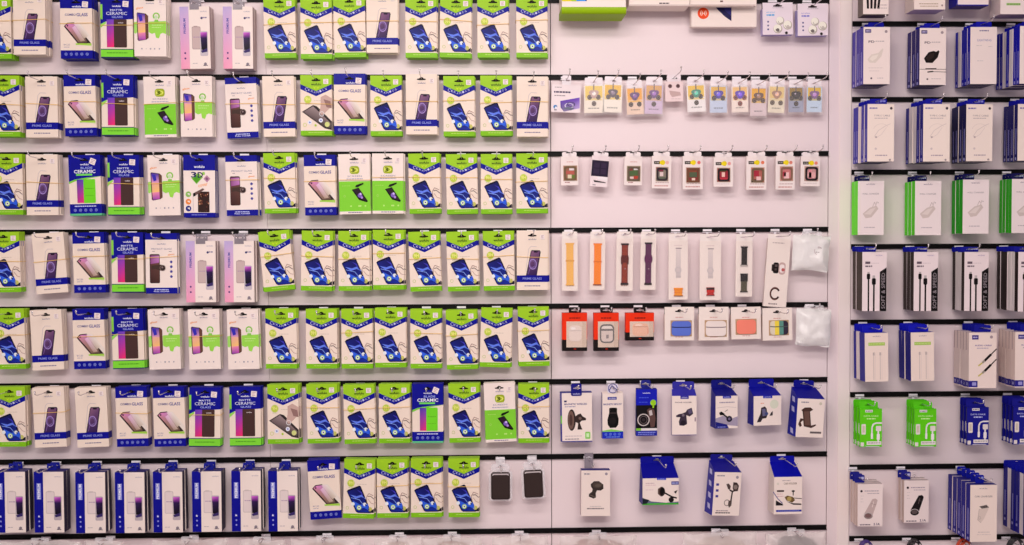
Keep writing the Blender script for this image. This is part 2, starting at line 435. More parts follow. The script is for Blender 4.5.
def art_camera():
    b = base([(TAB, 54, WHITE), (54, H_, BLUE)], sides=(232, 226, 220))
    b.text(16.4, 10.4, 9, 1.5, LOGO, (110, 110, 160), 2, False)
    b.text(16.6, 15.4, 21, 1.6, 'PRIVACY GLASS', (128, 122, 160), 2, False); b.dash(7, 17.6, 10, .5, GREY); b.dash(24, 17.8, 27, .5, GREY)
    b.text(26.4, 21, 6.6, 1.8, 'glass', (240, 170, 110), 2, True, -5)
    b.poly(rrect(4.2, 20.6, 14.6, 49.6, 1.4, 3), (78, 50, 52), 1)
    b.poly([(5, 22), (14, 22), (14, 29), (5, 30.5)], [(160, 90, 150), (206, 150, 206), (196, 130, 196), (150, 90, 140)], 2)
    b.poly([(5, 30.5), (14, 29), (14, 48.8), (5, 48.8)], [(110, 72, 70), (120, 84, 78), (92, 60, 54), (76, 48, 48)], 2)
    b.poly([(6, 32), (16, 31), (19, 33), (17, 37.5), (10, 35.5), (6, 36)], (86, 66, 60), 3)
    b.disk(17.6, 34.4, 3.1, (70, 54, 54), 4, 12); b.ring(17.6, 34.4, 3.1, .6, (146, 126, 120), 5, 12); b.disk(17.2, 33.8, 1, (150, 130, 130), 5, 8)
    for v in (28.4, 33.2, 38, 43): b.disk(26.4, v, 1.4, (92, 88, 166), 2, 8)
    b.dash(9, 55.6, 24, .9, (200, 206, 244), 2); b.text(16.2, 57.8, 16, 1.4, 'FULL COVER', (214, 218, 248), 2)
    return b.mesh('lens_picture_carton')

def art_three_d():
    b = base([(TAB, 15.4, BLUE), (15.4, 57.4, WHITE), (57.4, 62, BLUE)], sides=(54, 50, 150))
    b.V = [v for v in b.V]
    b.text(16.4, 11.6, 11, 2.6, LOGO, (236, 238, 250), 3)
    b.poly([(8, 23), (15, 17.6), (20, 22), (13.4, 29)], (150, 200, 90), 1); b.disk(20.6, 18.4, 1.7, (166, 210, 110), 1, 8)
    b.poly([(9.6, 23.5), (14, 20.4), (17.6, 23.6), (13.2, 28)], (96, 170, 50), 2)
    b.text(10.6, 19.6, 5.6, 5.6, '3', (40, 40, 110), 3); b.text(17.4, 19.8, 5.4, 5.6, 'D', (30, 36, 96), 3)
    b.poly([(20.6, 23.6), (24, 20), (27.6, 23.6), (24.2, 27.4)], (196, 150, 176), 2); b.poly([(22.4, 23.6), (24, 22), (25.8, 23.6), (24.2, 25.4)], (140, 100, 130), 3)
    b.text(20, 30, 10, 2.6, 'cover', (244, 190, 150), 2, True, -12)
    for v, c in ((39, (150, 196, 110)), (46.4, (236, 150, 80)), (53.2, (40, 46, 140))):
        b.disk(4.8, v, 2.9, c, 2, 12); b.poly([(3.4, v - .6), (6, v - 1.2), (6.4, v + 1.2)], (236, 232, 226), 3)
    b.slab(rrect(14.6, 36.4, 26.4, 57, .8, 2), 0, .6, (66, 44, 40)); b.wbase = .6
    r = random.Random(4)
    for k in range(26):
        u, v = r.uniform(15.4, 25.6), r.uniform(37.4, 56); b.disk(u, v, r.uniform(.6, 1.3), r.choice([(150, 96, 76), (196, 150, 120), (110, 60, 50), (176, 120, 90)]), 1, 6)
    b.wbase = 0
    b.poly([(10, 38), (20, 33), (21.4, 34.4), (11, 41)], (120, 96, 92), 4); b.poly([(9.6, 38.4), (12, 37), (12.4, 40.4), (10, 41.4)], BLK, 5)
    b.line([(9.6, 41), (9.8, 56)], .5, (206, 196, 196), 2); b.dash(8, 59, 24, .9, (140, 146, 220), 2)
    return b.mesh('three_dimensional_glass_carton')

def art_premium(kind):
    w, h = 30.5, 61.0
    b = B(15.3, -3.5)
    side = (206, 186, 186) if kind == 'pink' else (58, 44, 84)
    b.box(0, 0, w, h, 22, WHITE, side, (226, 214, 214) if kind == 'pink' else (70, 60, 130), (216, 196, 200), 0)
    if kind == 'pink':
        b.poly([(0, 0), (9.2, 0), (9.2, h), (0, h)], [(196, 182, 222), (204, 186, 222), (240, 176, 196), (240, 168, 196)], 1)
        b.text(4.8, 19, 15, 2.5, 'PREMIUM', (112, 110, 178), 2, True, -90)
        for v in (45.5, 50.8): b.disk(4.6, v, 1.0, (96, 70, 130), 2, 7)
        b.disk(22.4, 11.4, 1.2, (70, 70, 120), 2, 8); b.dash(23.4, 10.4, 28, 1.2, (150, 140, 170), 2)
        cas = (206, 186, 184)
    else:
        b.rect(0, 0, 9.4, h, BLUE, 1)
        b.rect(2.6, 11.4, 7.2, 27.6, (146, 150, 220), 2); b.text(4.9, 19.5, 15, 2.7, 'PREMIUM', (240, 240, 250), 3, True, -90)
        for v in (44.5, 49.6, 54.4): b.disk(4.8, v, .95, (160, 164, 226), 2, 7)
        b.poly([(4, 43.5), (5.8, 45.5), (3.8, 45.5)], (230, 230, 246), 3)
        cas = (230, 216, 215)
    b.text(24.6, 4.9, 7, 1.2, LOGO, (150, 146, 176), 2, False)
    b.poly(rrect(12, 19.6, 21, 42, 1.4, 3), tuple(x - 22 for x in cas), 1); b.poly(rrect(12.5, 20.2, 20.5, 41.4, 1.2, 3), cas, 2)
    b.rect(14, 19, 18, 20.4, tuple(x - 18 for x in cas), 3); b.dash(13.6, 29.6, 20, .9, (186, 160, 186), 3)
    b.poly(rrect(20.2, 24.4, 28.2, 48.6, 1.2, 3), (206, 196, 204) if kind == 'pink' else (196, 184, 190), 3)
    b.poly([(20.8, 25.4), (27.6, 25.4), (27.6, 31), (20.8, 31)], [(226, 130, 220), (190, 90, 200), (60, 36, 90), (70, 40, 104)], 4)
    b.poly([(21, 31), (27.6, 31), (27.6, 43), (21.4, 42.6)], [(66, 38, 98), (56, 34, 84), (24, 16, 26), (20, 14, 24)], 4)
    b.poly([(20.8, 43.6), (27.6, 41), (27.6, 44.4), (22, 45.6)], (76, 60, 120), 5)
    b.dash(12, 55.4, 17, .6, (190, 180, 186), 2); b.disk(25, 56.6, 1.6, (150, 140, 150), 2, 9); b.dash(23, 57.6, 27.6, .7, (110, 100, 110), 3)
    return b.mesh('premium_case_carton')

def pale_tab(mat, w=9.6, h=12.0):
    b = B(15.3, -3.5, mat)
    u = 15.3
    b.hslab([(u - w / 2, -7), (u - w / 2, 3), (u + w / 2, 3), (u + w / 2, -7)], euro(u, -3.5, 6.5), .5, .9, (220, 216, 224))
    return b.mesh('hang_tab')

def cam_tab_extra(b):
    b.poly([(4.5, 7.6), (6, 4.6), (26.4, 4.6), (28, 7.6)], WHITE, 2)

DES = {}
def design(code, mesh, tab, stick, dims, hole, T, words):
    DES[code] = dict(mesh=mesh, tab=tab, stick=stick, w=dims[0], h=dims[1], hole=hole, T=T, words=words, sx=SX)
HL = (16.25, 4.9)
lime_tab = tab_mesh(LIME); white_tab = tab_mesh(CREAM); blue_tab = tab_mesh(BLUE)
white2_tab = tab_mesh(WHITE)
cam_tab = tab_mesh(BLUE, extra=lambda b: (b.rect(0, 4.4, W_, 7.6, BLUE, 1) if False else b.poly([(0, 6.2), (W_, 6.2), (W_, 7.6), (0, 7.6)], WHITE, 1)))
stR = sticker_mesh(26.4, 6.4, 2.6, 0)
stW = sticker_mesh(27, 6.4, 2.2, 0); stS = sticker_mesh(25.6, 7.2, 3.0, 5); stT = sticker_mesh(24.8, 6.6, 3.1, 22)
stG = sticker_mesh(25.6, 6.0, 2.4, -6, True)
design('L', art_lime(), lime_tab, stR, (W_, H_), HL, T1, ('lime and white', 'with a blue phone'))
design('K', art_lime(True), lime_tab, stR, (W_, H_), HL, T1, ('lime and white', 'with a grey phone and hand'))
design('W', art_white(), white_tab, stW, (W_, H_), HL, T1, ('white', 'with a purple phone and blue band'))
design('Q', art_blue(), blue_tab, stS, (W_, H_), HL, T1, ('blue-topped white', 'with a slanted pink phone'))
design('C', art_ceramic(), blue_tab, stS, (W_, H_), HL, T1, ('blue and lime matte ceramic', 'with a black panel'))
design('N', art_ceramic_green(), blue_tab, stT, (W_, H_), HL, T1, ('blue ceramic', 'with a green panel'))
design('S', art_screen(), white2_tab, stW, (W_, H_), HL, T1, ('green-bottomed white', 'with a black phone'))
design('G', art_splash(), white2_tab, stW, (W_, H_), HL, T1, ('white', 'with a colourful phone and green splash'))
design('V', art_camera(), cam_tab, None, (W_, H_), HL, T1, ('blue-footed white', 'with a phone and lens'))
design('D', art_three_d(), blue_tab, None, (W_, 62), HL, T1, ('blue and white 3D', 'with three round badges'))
design('P', art_premium('pink'), pale_tab(M_GREYTAB), None, (30.5, 61), (15.3, -3.5), 22, ('tall white PREMIUM', 'with a lilac-pink spine'))
design('X', art_premium('blue'), None, None, (30.5, 61), (15.3, -3.5), 22, ('tall white PREMIUM', 'with a blue spine'))
def blue_flag():
    b = B(15.3, -3.5); u = 15.3
    b.hslab([(u - 4.6, -6.6), (u - 5.4, 1), (u + 5.4, 1), (u + 4.6, -6.6)], euro(u, -3.5, 6.5), -21.5, -20.6, (40, 46, 160))
    b.text(u, -.8, 6, 1.2, LOGO, (150, 156, 226), 1, False) if False else None
    return b.mesh('hang_tab')
DES['X']['tab'] = blue_flag()
SX = 1.0

ORD = ['', 'first', 'second', 'third', 'fourth', 'fifth', 'sixth', 'seventh', 'eighth', 'ninth', 'tenth', 'eleventh', 'twelfth', 'thirteenth', 'fourteenth', 'fifteenth', 'sixteenth']
ROWN = ['top row', 'second row', 'third row', 'fourth row', 'fifth row', 'sixth row', 'bottom row']

# ------------------------------------------------------------------ rails and hooks
RZL = [CAMZ + z for z in (.640, .4322, .2245, .0163, -.1912, -.399, -.6063, -.8115)]
RZR = [CAMZ + z for z in (.782, .5787, .3722, .1729, -.0318, -.2411, -.4417, -.6443, -.8443)]
XSEAM, XEND, XR0 = .2003, .9650, 1.0300

def rail_mesh(x0, x1):
    prof = [(0.001, -.0068), (.006, -.0068), (.006, -.0042), (.0035, -.0036), (.0035, .0036), (.006, .0042), (.006, .0068), (0.001, .0068)]
    vs, fs = [], []
    for x in (x0, x1): vs += [(x, -a, b) for a, b in prof]
    n = len(prof)
    for i in range(n):
        j = (i + 1) % n; fs.append((i, j, n + j, n + i))
    fs += [tuple(range(n))[::-1], tuple(range(n, 2 * n))]
    me = bpy.data.meshes.new('rail'); me.from_pydata(vs, [], fs); me.materials.append(M_RAIL); return me
RL, RR = rail_mesh(-1.62, XEND), rail_mesh(XR0, 1.80)
for i, z in enumerate(RZL):
    o = link('slotted_rail', RL); o.location.z = z
    tag(o, f'long black slotted rail on the wide wall bay, {ORD[i + 1]} from the top', 'rail', 'black rails of the wide bay')
for i, z in enumerate(RZR[1:]):
    o = link('slotted_rail', RR); o.location.z = z
    tag(o, f'short black slotted rail beyond the white upright, {ORD[i + 1]} from the top', 'rail', 'black rails of the narrow bay')

def tube(pts, r, n=6, close=False):
    vs, fs = [], []; m = len(pts)
    for i, p in enumerate(pts):
        a = pts[(i - 1) % m] if (close or i) else pts[i]; c = pts[(i + 1) % m] if (close or i < m - 1) else pts[i]
        t = (Vector(c) - Vector(a)).normalized()
        x = t.orthogonal() if abs(t.x) > .9 else t.cross(Vector((1, 0, 0)))
        x.normalize(); y = t.cross(x)
        for k in range(n):
            q = 2 * math.pi * k / n; vs.append(Vector(p) + (x * math.cos(q) + y * math.sin(q)) * r)
    for i in range(m if close else m - 1):
        for k in range(n):
            a, b = i * n + k, i * n + (k + 1) % n; j = (i + 1) % m
            fs.append((a, b, j * n + (k + 1) % n, j * n + k))
    if not close: fs += [tuple(range(n))[::-1], tuple(range((m - 1) * n, m * n))]
    return vs, fs

_hook = {}
def hook_meshes(L, drop):
    k = (round(L, 3), round(drop, 3))
    if k not in _hook:
        d = k[1]
        vs, fs = tube([(0, -.006, -d), (0, -k[0] * .5, -d + .001), (0, -k[0] * .9, -d + .002), (0, -k[0], -d + .006), (0, -k[0] - .001, -d + .011)], .0013, 6)
        # little ball at the tip
        c = Vector((0, -k[0] - .001, -d + .0125)); o = len(vs); R_, S_ = 4, 8
        for i in range(R_ + 1):
            for j in range(S_):
                a, q = math.pi * i / R_, 2 * math.pi * j / S_
                vs.append(c + Vector((math.sin(a) * math.cos(q), math.sin(a) * math.sin(q), math.cos(a))) * .0028)
        for i in range(R_):
            for j in range(S_):
                fs.append((o + i * S_ + j, o + i * S_ + (j + 1) % S_, o + (i + 1) * S_ + (j + 1) % S_, o + (i + 1) * S_ + j))
        me = bpy.data.meshes.new('wire'); me.from_pydata([tuple(v) for v in vs], [], fs); me.materials.append(M_WIRE)
        for p in me.polygons: p.use_smooth = True
        vs, fs = [], []
        def bx(x0, x1, y0, y1, z0, z1):
            b = len(vs)
            vs.extend([(x, y, z) for x in (x0, x1) for y in (y0, y1) for z in (z0, z1)])
            fs.extend([tuple(b + i for i in f) for f in ((0, 1, 3, 2), (4, 6, 7, 5), (0, 4, 5, 1), (2, 3, 7, 6), (0, 2, 6, 4), (1, 5, 7, 3))])
        bx(-.0120, .0120, -.0095, -.0062, -.0040, .0012)      # plate clipped on the rail
        bx(-.0130, .0130, -.0100, -.0062, -.0078, -.0060)    # lower lip
        bx(-.0030, .0030, -.0090, -.0062, -d - .004, -.0066)
        pm = bpy.data.meshes.new('base_plate'); pm.from_pydata(vs, [], fs); pm.materials.append(M_PLATE)
        _hook[k] = (me, pm)
    return _hook[k]

def add_hook(x, zrail, zhole, L, label, group, lean=0.0):
    me, pm = hook_meshes(L, max(.004, zrail - zhole))
    o = link('peg_hook', me); o.location = (x, 0, zrail); o.rotation_euler.z = lean
    tag(o, label, 'hook', group)
    link('base_plate', pm, o)
    return o

def make(code_or_parts, name, loc, rot, label, cat, group, small=False):
    d = code_or_parts
    o = link(name, d['mesh']); o.location = loc; o.rotation_euler = rot
    tag(o, label, cat, group)
    if d.get('tab'): link('hang_tab', d['tab'], o)
    if d.get('stick') and not small: link('price_sticker', d['stick'], o)
    for pn, pm in d.get('parts', ()):
        if not small: link(pn, pm, o)
    return o

def hole_point(d, x, y, dep):
    """where the slot of an item hangs, its front's top left corner seen at x, y and its front dep in front of the wall"""
    p = at(x, y, dep)
    return Vector((p.x + d['hole'][0] * U * d.get('sx', 1.0), -dep, p.z - d['hole'][1] * U)) - Vector((0, 0, 0))

# ------------------------------------------------------------------ the left bays, row by row: code, left edge, top edge, tilt in degrees (ccw +)
ROWS = [
 [('L', -21, -3, 0), ('W', 13.5, -7, 0), ('Q', 60.5, -3, 0), ('C', 101, -3.5, 0), ('G', 134.5, -5, 0), ('P', 180, 6.5, 1), ('P', 223.5, 6.5, 0),
  ('L', 264, -3, 1), ('L', 301, -2, 0), ('L', 334, -3.5, 1), ('W', 367, -8, 0), ('L', 406, -3, 0), ('L', 441, -3, -1), ('L', 478, -3, 0), ('L', 517, -3, 0)],
 [('L', -12, 75.5, 0), ('W', 26, 76.5, 0), ('Q', 64, 75, 1), ('C', 102, 75, 0), ('S', 144, 76.5, 1), ('G', 181, 76, 0), ('V', 225.5, 77.5, 2),
  ('W', 263, 76, 1), ('K', 301, 75, 0), ('Q', 334.5, 73.5, 0), ('L', 371, 75.5, 0), ('W', 406.5, 74, 0), ('L', 444, 76, 0), ('L', 481, 75.5, 0), ('W', 517.5, 76.5, 0)],
 [('L', -9, 154, 0), ('W', 26.5, 154.5, 0), ('N', 69, 155, 1), ('C', 108, 155, 0), ('G', 148, 155, 1), ('D', 184, 155, 0), ('V', 226, 155.5, 1),
  ('L', 264, 153, 1), ('Q', 304.5, 155, 1), ('S', 339, 154, 1), ('S', 372.8, 153.5, 0), ('L', 409, 153.5, 1), ('L', 446.5, 154, 1), ('L', 481.5, 154, 0), ('L', 517, 153.5, 0)],
 [('L', -12, 232, 1), ('W', 32.5, 233, 4), ('Q', 73, 232.5, 1), ('C', 112, 232.5, 0), ('V', 146, 233.5, 0), ('P', 186.5, 241, 0), ('P', 225, 241, 0),
  ('L', 259, 231, 5.5), ('L', 302.5, 231, -1.5), ('L', 339, 231, 0), ('L', 373.5, 230, 0), ('L', 409, 231.5, 2), ('L', 447, 231.5, 1.5), ('L', 483.5, 231, 1), ('W', 517.5, 230.5, 0)],
 [('L', -7, 309, 1), ('W', 30.5, 310, 2), ('Q', 73, 309, 1), ('C', 112, 309, 1), ('G', 148.5, 309.5, 1), ('G', 188.5, 309.5, 1), ('G', 227.5, 309.5, 1),
  ('L', 266, 309, 0), ('L', 306.5, 309, 0), ('L', 342, 309, 0), ('L', 375.5, 308, 0), ('L', 411, 309, 0), ('L', 446.5, 310, 1), ('L', 482, 308, -2), ('L', 518.5, 307, 1)],
 [('L', -6, 387, 0), ('W', 33, 387.5, 2), ('W', 75.5, 387.5, 2), ('Q', 116, 387, 1), ('Q', 153.5, 387, 1), ('C', 190, 387.5, -1), ('C', 230, 387, 0),
  ('K', 268, 384.5, 0), ('L', 307, 384, 1), ('L', 344, 384.5, 1), ('L', 379.5, 384, 0), ('N', 412.8, 384, 0), ('L', 449, 383.5, 1), ('S', 484.5, 383, 2), ('L', 519, 384, 0)],
 [('X', -4, 472, 0), ('X', 34.5, 472, 0), ('X', 76, 472.5, 0), ('X', 115.5, 472.5, 0), ('X', 153.5, 472, 0), ('X', 192.5, 471.5, 0), ('X', 232, 471, 0), ('X', 268.8, 471, 0),
  ('Q', 308, 460, 3), ('L', 345, 459.5, -2), ('L', 377.5, 459, 0), ('L', 411.5, 458.5, 0), ('L', 449, 458.5, 0)],
]
BOXN = {'P': 'phone_case_box', 'X': 'phone_case_box'}
GROUP = 'boxed phone accessories on the wide bay rails'
bandmesh = {}
def band(w, dep):
    k = (round(w, 4), round(dep, 4))
    if k not in bandmesh:
        a, b = w / 2 + .0012, dep / 2 + .0022
        pts = []
        for cx, cy, s in ((a, -b, -90), (a, b, 0), (-a, b, 90), (-a, -b, 180)):
            for i in range(3):
                t = math.radians(s + 45 * i); pts.append((cx + .001 * math.cos(t) - math.copysign(.001, cx), cy + .001 * math.sin(t) - math.copysign(.001, cy), 0))
        vs, fs = tube(pts, .0007, 5, True)
        me = bpy.data.meshes.new('band'); me.from_pydata([tuple(v) for v in vs], [], fs); me.materials.append(M_BAND)
        bandmesh[k] = me
    return bandmesh[k]

rb = random.Random(11)
for r, row in enumerate(ROWS):
    for i, (code, x, y, tilt) in enumerate(row):
        d = DES[code]; n = 3
        if r == 0 and x < 180: n += 1
        if code == 'P': n = 2
        if code == 'X': n = 2
        pitch = d['T'] / 1000 + .0012
        dep = .018 + pitch * n
        hp = hole_point(d, x - .8, y, dep)
        a, b_ = d['words']
        kind = 'phone case box' if code in 'PX' else 'glass box'
        place = f'{ROWN[r]}, {ORD[i + 1]} from left'
        yaw = rb.uniform(-.02, .02)
        for k in range(n):
            dk = .018 + pitch * (k + 1)
            if k == n - 1:
                lab = f'{a} {kind} {b_}, {place}'
                make(d, BOXN.get(code, 'screen_protector_box'), hp, (0, -math.radians(tilt), yaw), lab, 'box', GROUP)
            else:
                q = n - 1 - k
                lab = f'{a} box, {ORD[q]} behind front box, {place}'
                p = Vector((hp.x + rb.uniform(.0002, .0042 if x > 200 else .0016), -dk, hp.z + rb.uniform(-.0012, .0004)))
                make(d, BOXN.get(code, 'screen_protector_box'), p, (0, -math.radians(tilt * .5) - rb.uniform(-.008, .012), yaw), lab, 'box', GROUP, True)
        L = max(.14, dep + .03)
        add_hook(hp.x, RZL[r], hp.z, L, f'plated peg hook holding {a} boxes, {place}', 'peg hooks of the wide bay')
        # rubber band round the bundle
        if code not in 'PXN' and (r < 4 or rb.random() < .55) and not (code == 'D'):
            me = band(d['w'] * U * d['sx'], pitch * n)
            vb = 26 + rb.uniform(-3, 3)
            o = link('rubber_band', me)
            dz = (vb - d['hole'][1]) * U; t = math.radians(tilt)
            o.location = (hp.x + dz * math.sin(t), -(.018 + pitch * n / 2 + pitch * .05), hp.z - dz * math.cos(t))
            o.rotation_euler = (0, -t + rb.uniform(-.05, .05), yaw)
            tag(o, f'yellow rubber band round the {a} boxes, {place}', 'rubber band', 'rubber bands round the box bundles')

# ================================================================== the middle bay
def slope_carton(w, h, t, rise, front, side, top, tabw, tabh, art, inset=0.0, side_icons=None, bottom=None, tab_u=None):
    """carton whose top slopes back and up to a hanging flap"""
    tu = tab_u if tab_u is not None else w / 2
    hole = (tu, -rise - tabh * .5)
    b = B(*hole)
    P = b.P
    f = [P(0, 0, 0), P(0, h, 0), P(w, h, 0), P(w, 0, 0)]
    g = [P(inset, -rise, -t), P(0, h, -t), P(w, h, -t), P(w - inset, -rise, -t)]
    b.face(f, front); b.face([g[3], g[2], g[1], g[0]], side)
    b.face([f[0], g[0], g[1], f[1]], side); b.face([f[3], f[2], g[2], g[3]], side)
    b.face([f[0], f[3], g[3], g[0]], top); b.face([f[1], g[1], g[2], f[2]], bottom or side)
    art(b)
    if side_icons:
        for v in side_icons:
            b.face([P(-.06, v - 3, -t * .68), P(-.06, v + 2.2, -t * .62), P(-.06, v + 3, -t * .30), P(-.06, v - 2.2, -t * .36)], (206, 204, 236))
    tb = B(*hole)
    tb.hslab(rrect(tu - tabw / 2, -rise - tabh, tu + tabw / 2, -rise + .4, min(2, tabh * .3), 3), euro(tu, hole[1], 7.5), -t, -t + .8, top)
    return dict(mesh=b.mesh('carton'), tab=tb.mesh('hang_tab'), hole=hole, w=w, h=h)

def flat_pack(w, h, t, front, side, art, tabw, tabh, tabc, parts=(), mat=None, slot=7.0, hv=.5, r=.4, tabmat=None, tw=0.0):
    """flat pack with a hanging header above it"""
    hole = (w / 2, -tabh * (1 - hv))
    b = B(hole[0], hole[1], mat)
    b.slab(rrect(0, 0, w, h, r, 2), -t, 0, front, side)
    art(b)
    tb = B(hole[0], hole[1], tabmat)
    tb.hslab(rrect(w / 2 - tabw / 2, -tabh, w / 2 + tabw / 2, .3, min(1.2, tabh * .3), 2), euro(w / 2, hole[1], slot), tw - .9, tw - .1, tabc)
    ps = []
    for pn, fn, pm in parts:
        pb = B(hole[0], hole[1], pm); fn(pb); ps.append((pn, pb.mesh(pn)))
    return dict(mesh=b.mesh('pack'), tab=tb.mesh('hang_tab'), hole=hole, w=w, h=h, parts=ps)

MIDGROUP = 'small accessory packs in the middle bay'
def mid(d, name, x, y, dep, label, cat, row, tilt=0.0, yaw=0.0, hook=True, short=None, group=MIDGROUP, rails=None, L=.155, lean=0.0):
    hp = hole_point(d, x, y, dep)
    o = make(d, name, hp, (0, -math.radians(tilt), math.radians(yaw)), label, cat, group)
    if hook:
        add_hook(hp.x, (rails or RZL)[row], hp.z, max(L, dep + .015), f'plated peg hook holding the {short or label}'[:110], 'peg hooks of the middle bay', lean)
    return o

# --- top row -------------------------------------------------------
def a(b):
    b.rect(0, 0, 8, 12, (226, 214, 40), 1); b.rect(8, 0, 20, 12, (196, 214, 60), 1); b.rect(16, 2, 26, 12.2, (70, 150, 230), 1)
    b.poly([(20, 0), (27, 12.4), (30, 12.4), (30, 0)], (40, 50, 150), 2)
def deep_bin(w, h, t, bottom, art, name):
    hole = (w / 2, -7.0)
    b = B(*hole)
    b.box(0, 0, w, h, t, WHITE, WHITE, WHITE, WHITE)
    art(b)
    tb = B(*hole); tb.hslab(rrect(w / 2 - 12, -14, w / 2 + 12, .5, 2, 2), euro(w / 2, -7, 9), -t, -t + 1, WHITE)
    d = dict(mesh=b.mesh(name), tab=tb.mesh('hang_tab'), hole=hole, w=w, h=h, parts=[])
    if bottom:
        # rounded plastic base tray
        q = B(*hole); n = 8; pr = [(h - .2, .5)]
        for i in range(n + 1):
            t_ = math.radians(90 * i / n); pr.append((h + 1.6 + 4.6 * math.sin(t_), .6 - 10.5 * (1 - math.cos(t_))))
        pr += [(h + 6.2, -t), (h, -t)]
        L_ = [q.P(-.4, v, w_) for v, w_ in pr]; R_ = [q.P(w + .4, v, w_) for v, w_ in pr]
        for i in range(len(pr)):
            j = (i + 1) % len(pr); q.face([L_[i], L_[j], R_[j], R_[i]], bottom)
        q.face(L_[::-1], bottom); q.face(R_, bottom)
        d['parts'].append(('base_tray', q.mesh('base_tray')))
    return d
d = deep_bin(62.5, 32, 100, (160, 192, 24), lambda b: (b.rect(0, 0, 9, 26.4, (228, 216, 40), 1), b.rect(9, 0, 17, 26.4, (176, 206, 70), 2), b.rect(14, 6, 23, 26.2, (80, 160, 236), 3), b.poly([(20, 0), (23, 26.2), (24, 26.2), (27, 0)], (40, 50, 150), 4)), 'lime_based_pack')
mid(d, 'boxed_cleaning_kit', 562, -26, .128, 'wide white box with a rounded lime green base, top of middle bay', 'box', 0, short='lime-based white box', L=.14)
d = deep_bin(60, 30, 72, None, lambda b: (b.dash(30, 27, 40, 1.2, (90, 80, 90)), b.rect(.5, 29, 59.5, 29.6, (196, 178, 176), 1)), 'plain_white_box')
mid(d, 'white_box', 629, -25, .100, 'plain wide white box beside the lime-based one, top of middle bay', 'box', 0, short='plain wide white box')
d = deep_bin(66, 30, 22, None, lambda b: (b.rect(.5, 29, 65.5, 29.7, (206, 186, 180), 1), b.rect(30, 25, 33, 26.6, (120, 80, 80), 1)), 'upper_wide_box')
mid(d, 'white_box', 690, -25, .090, 'wide white box hanging in front of the orange-disc box', 'box', 0, short='wide white box above the orange disc')
def a(b):
    b.disk(12, 46.6, 5.8, (238, 96, 50), 1, 20); b.text(9.6, 46.6, 1.6, 5.4, '(', (250, 220, 205), 2); b.text(14.6, 46.6, 1.6, 5.4, ')', (250, 220, 205), 2); b.text(12.1, 46.6, 3.2, 3.8, 'H', (250, 220, 205), 2)
    b.poly([(18, 30), (40.5, 30), (40.5, 54.4), (34, 50), (27, 43.5), (21, 36)], (48, 42, 96), 1); b.poly([(30, 34), (40, 33), (40, 49), (34, 44)], (62, 58, 130), 2)
d = deep_bin(66, 60, 24, None, a, 'disc_box')
mid(d, 'white_box', 691.5, -33.5, .052, 'white box with an orange disc logo and dark blue curve', 'box', 0, hook=False)
def bud_art(c):
    def a(b):
        b.text(8, 9.4, 9, 1.4, 'wireless', c, 1, False); b.dash(4, 11.6, 12, 1.5, c)
        for v in (19, 22.8, 26.6): b.disk(5.4, v, 1.0, (110, 106, 150), 1, 7)
        for u, v, r in ((17.6, 18.2, 4.2), (15.2, 26.2, 4.6), (25.2, 22.6, 4.6)):
            b.disk(u, v, r, (196, 186, 178), 2, 14); b.disk(u - .4, v - .5, r * .86, (240, 236, 226), 3, 14); b.ring(u + .2, v + .6, r * .55, .5, (170, 160, 160), 4, 10, 20, 190)
        b.disk(15, 27.4, 1.8, (130, 122, 120), 5, 8); b.disk(25.4, 24, 1.4, (206, 196, 190), 5, 8); b.disk(23.8, 30.4, 1.5, (60, 50, 54), 5, 8)
    return a
for (x, y, c, t) in ((762.5, 2.5, (100, 180, 226), 1), (797.5, 3.5, (136, 130, 210), 1)):
    hole = (15.3, 3.0); b = B(*hole)
    b.box(0, 6, 30.6, 32, 24, (234, 222, 230), (196, 186, 226), (226, 216, 230), (170, 156, 206)); bud_art(c)(b)
    tb = B(*hole); tb.hslab([(0, 0), (0, 6), (30.6, 6), (30.6, 0)], euro(15.3, 3, 9), -1, 0, (234, 222, 230)); tb.slab([(0, 0), (0, 6), (30.6, 6), (30.6, 0)], -9, -8, (50, 40, 40)); tb.dash(10, 4.9, 21, .6, (190, 180, 190))  # plate behind the slot: shade of the box interior put into its colour
    d = dict(mesh=b.mesh('bulb_box'), tab=tb.mesh('hang_tab'), hole=hole, w=30.6, h=32)
    blue = c[0] == 100
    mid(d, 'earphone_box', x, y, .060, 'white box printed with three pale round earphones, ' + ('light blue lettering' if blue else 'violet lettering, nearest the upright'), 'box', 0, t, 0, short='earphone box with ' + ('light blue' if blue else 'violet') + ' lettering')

# --- second row: charm cards ---------------------------------------
def a(b):
    b.dash(3, 2.4, 10, .6, GREY); b.dash(2.4, 6.6, 19, 1.6, (90, 80, 110)); b.dash(3, 10.6, 14, .8, GREY)
    b.poly([(9, 16.4), (28.4, 12.2), (28.8, 23), (13, 27), (9.6, 23)], [(110, 70, 180), (130, 84, 196), (196, 176, 226), (150, 140, 170), (90, 60, 150)], 1)
    b.ring(18, 20.8, 4.6, 1.0, (216, 210, 226), 2, 14, sy=.6); b.ring(20, 19.4, 4, .8, (86, 80, 106), 3, 14, sy=.6); b.poly([(12, 24), (20, 25.4), (24, 23), (16, 22)], (126, 130, 150), 3)
    b.disk(4.2, 22.4, 2, (60, 140, 196), 1, 10); b.disk(4.8, 23.2, 1.2, (230, 230, 240), 2, 8); b.dash(3, 25, 6, .8, (70, 80, 110))
d = flat_pack(29.4, 27.6, 5, (238, 226, 228), None, a, 9, 9.5, (238, 230, 234))
mid(d, 'ring_stand_pack', 552, 84.8, .05, 'white card with a purple ring-stand picture, second row of middle bay', 'pack', 1, -2, short='white card with purple picture')

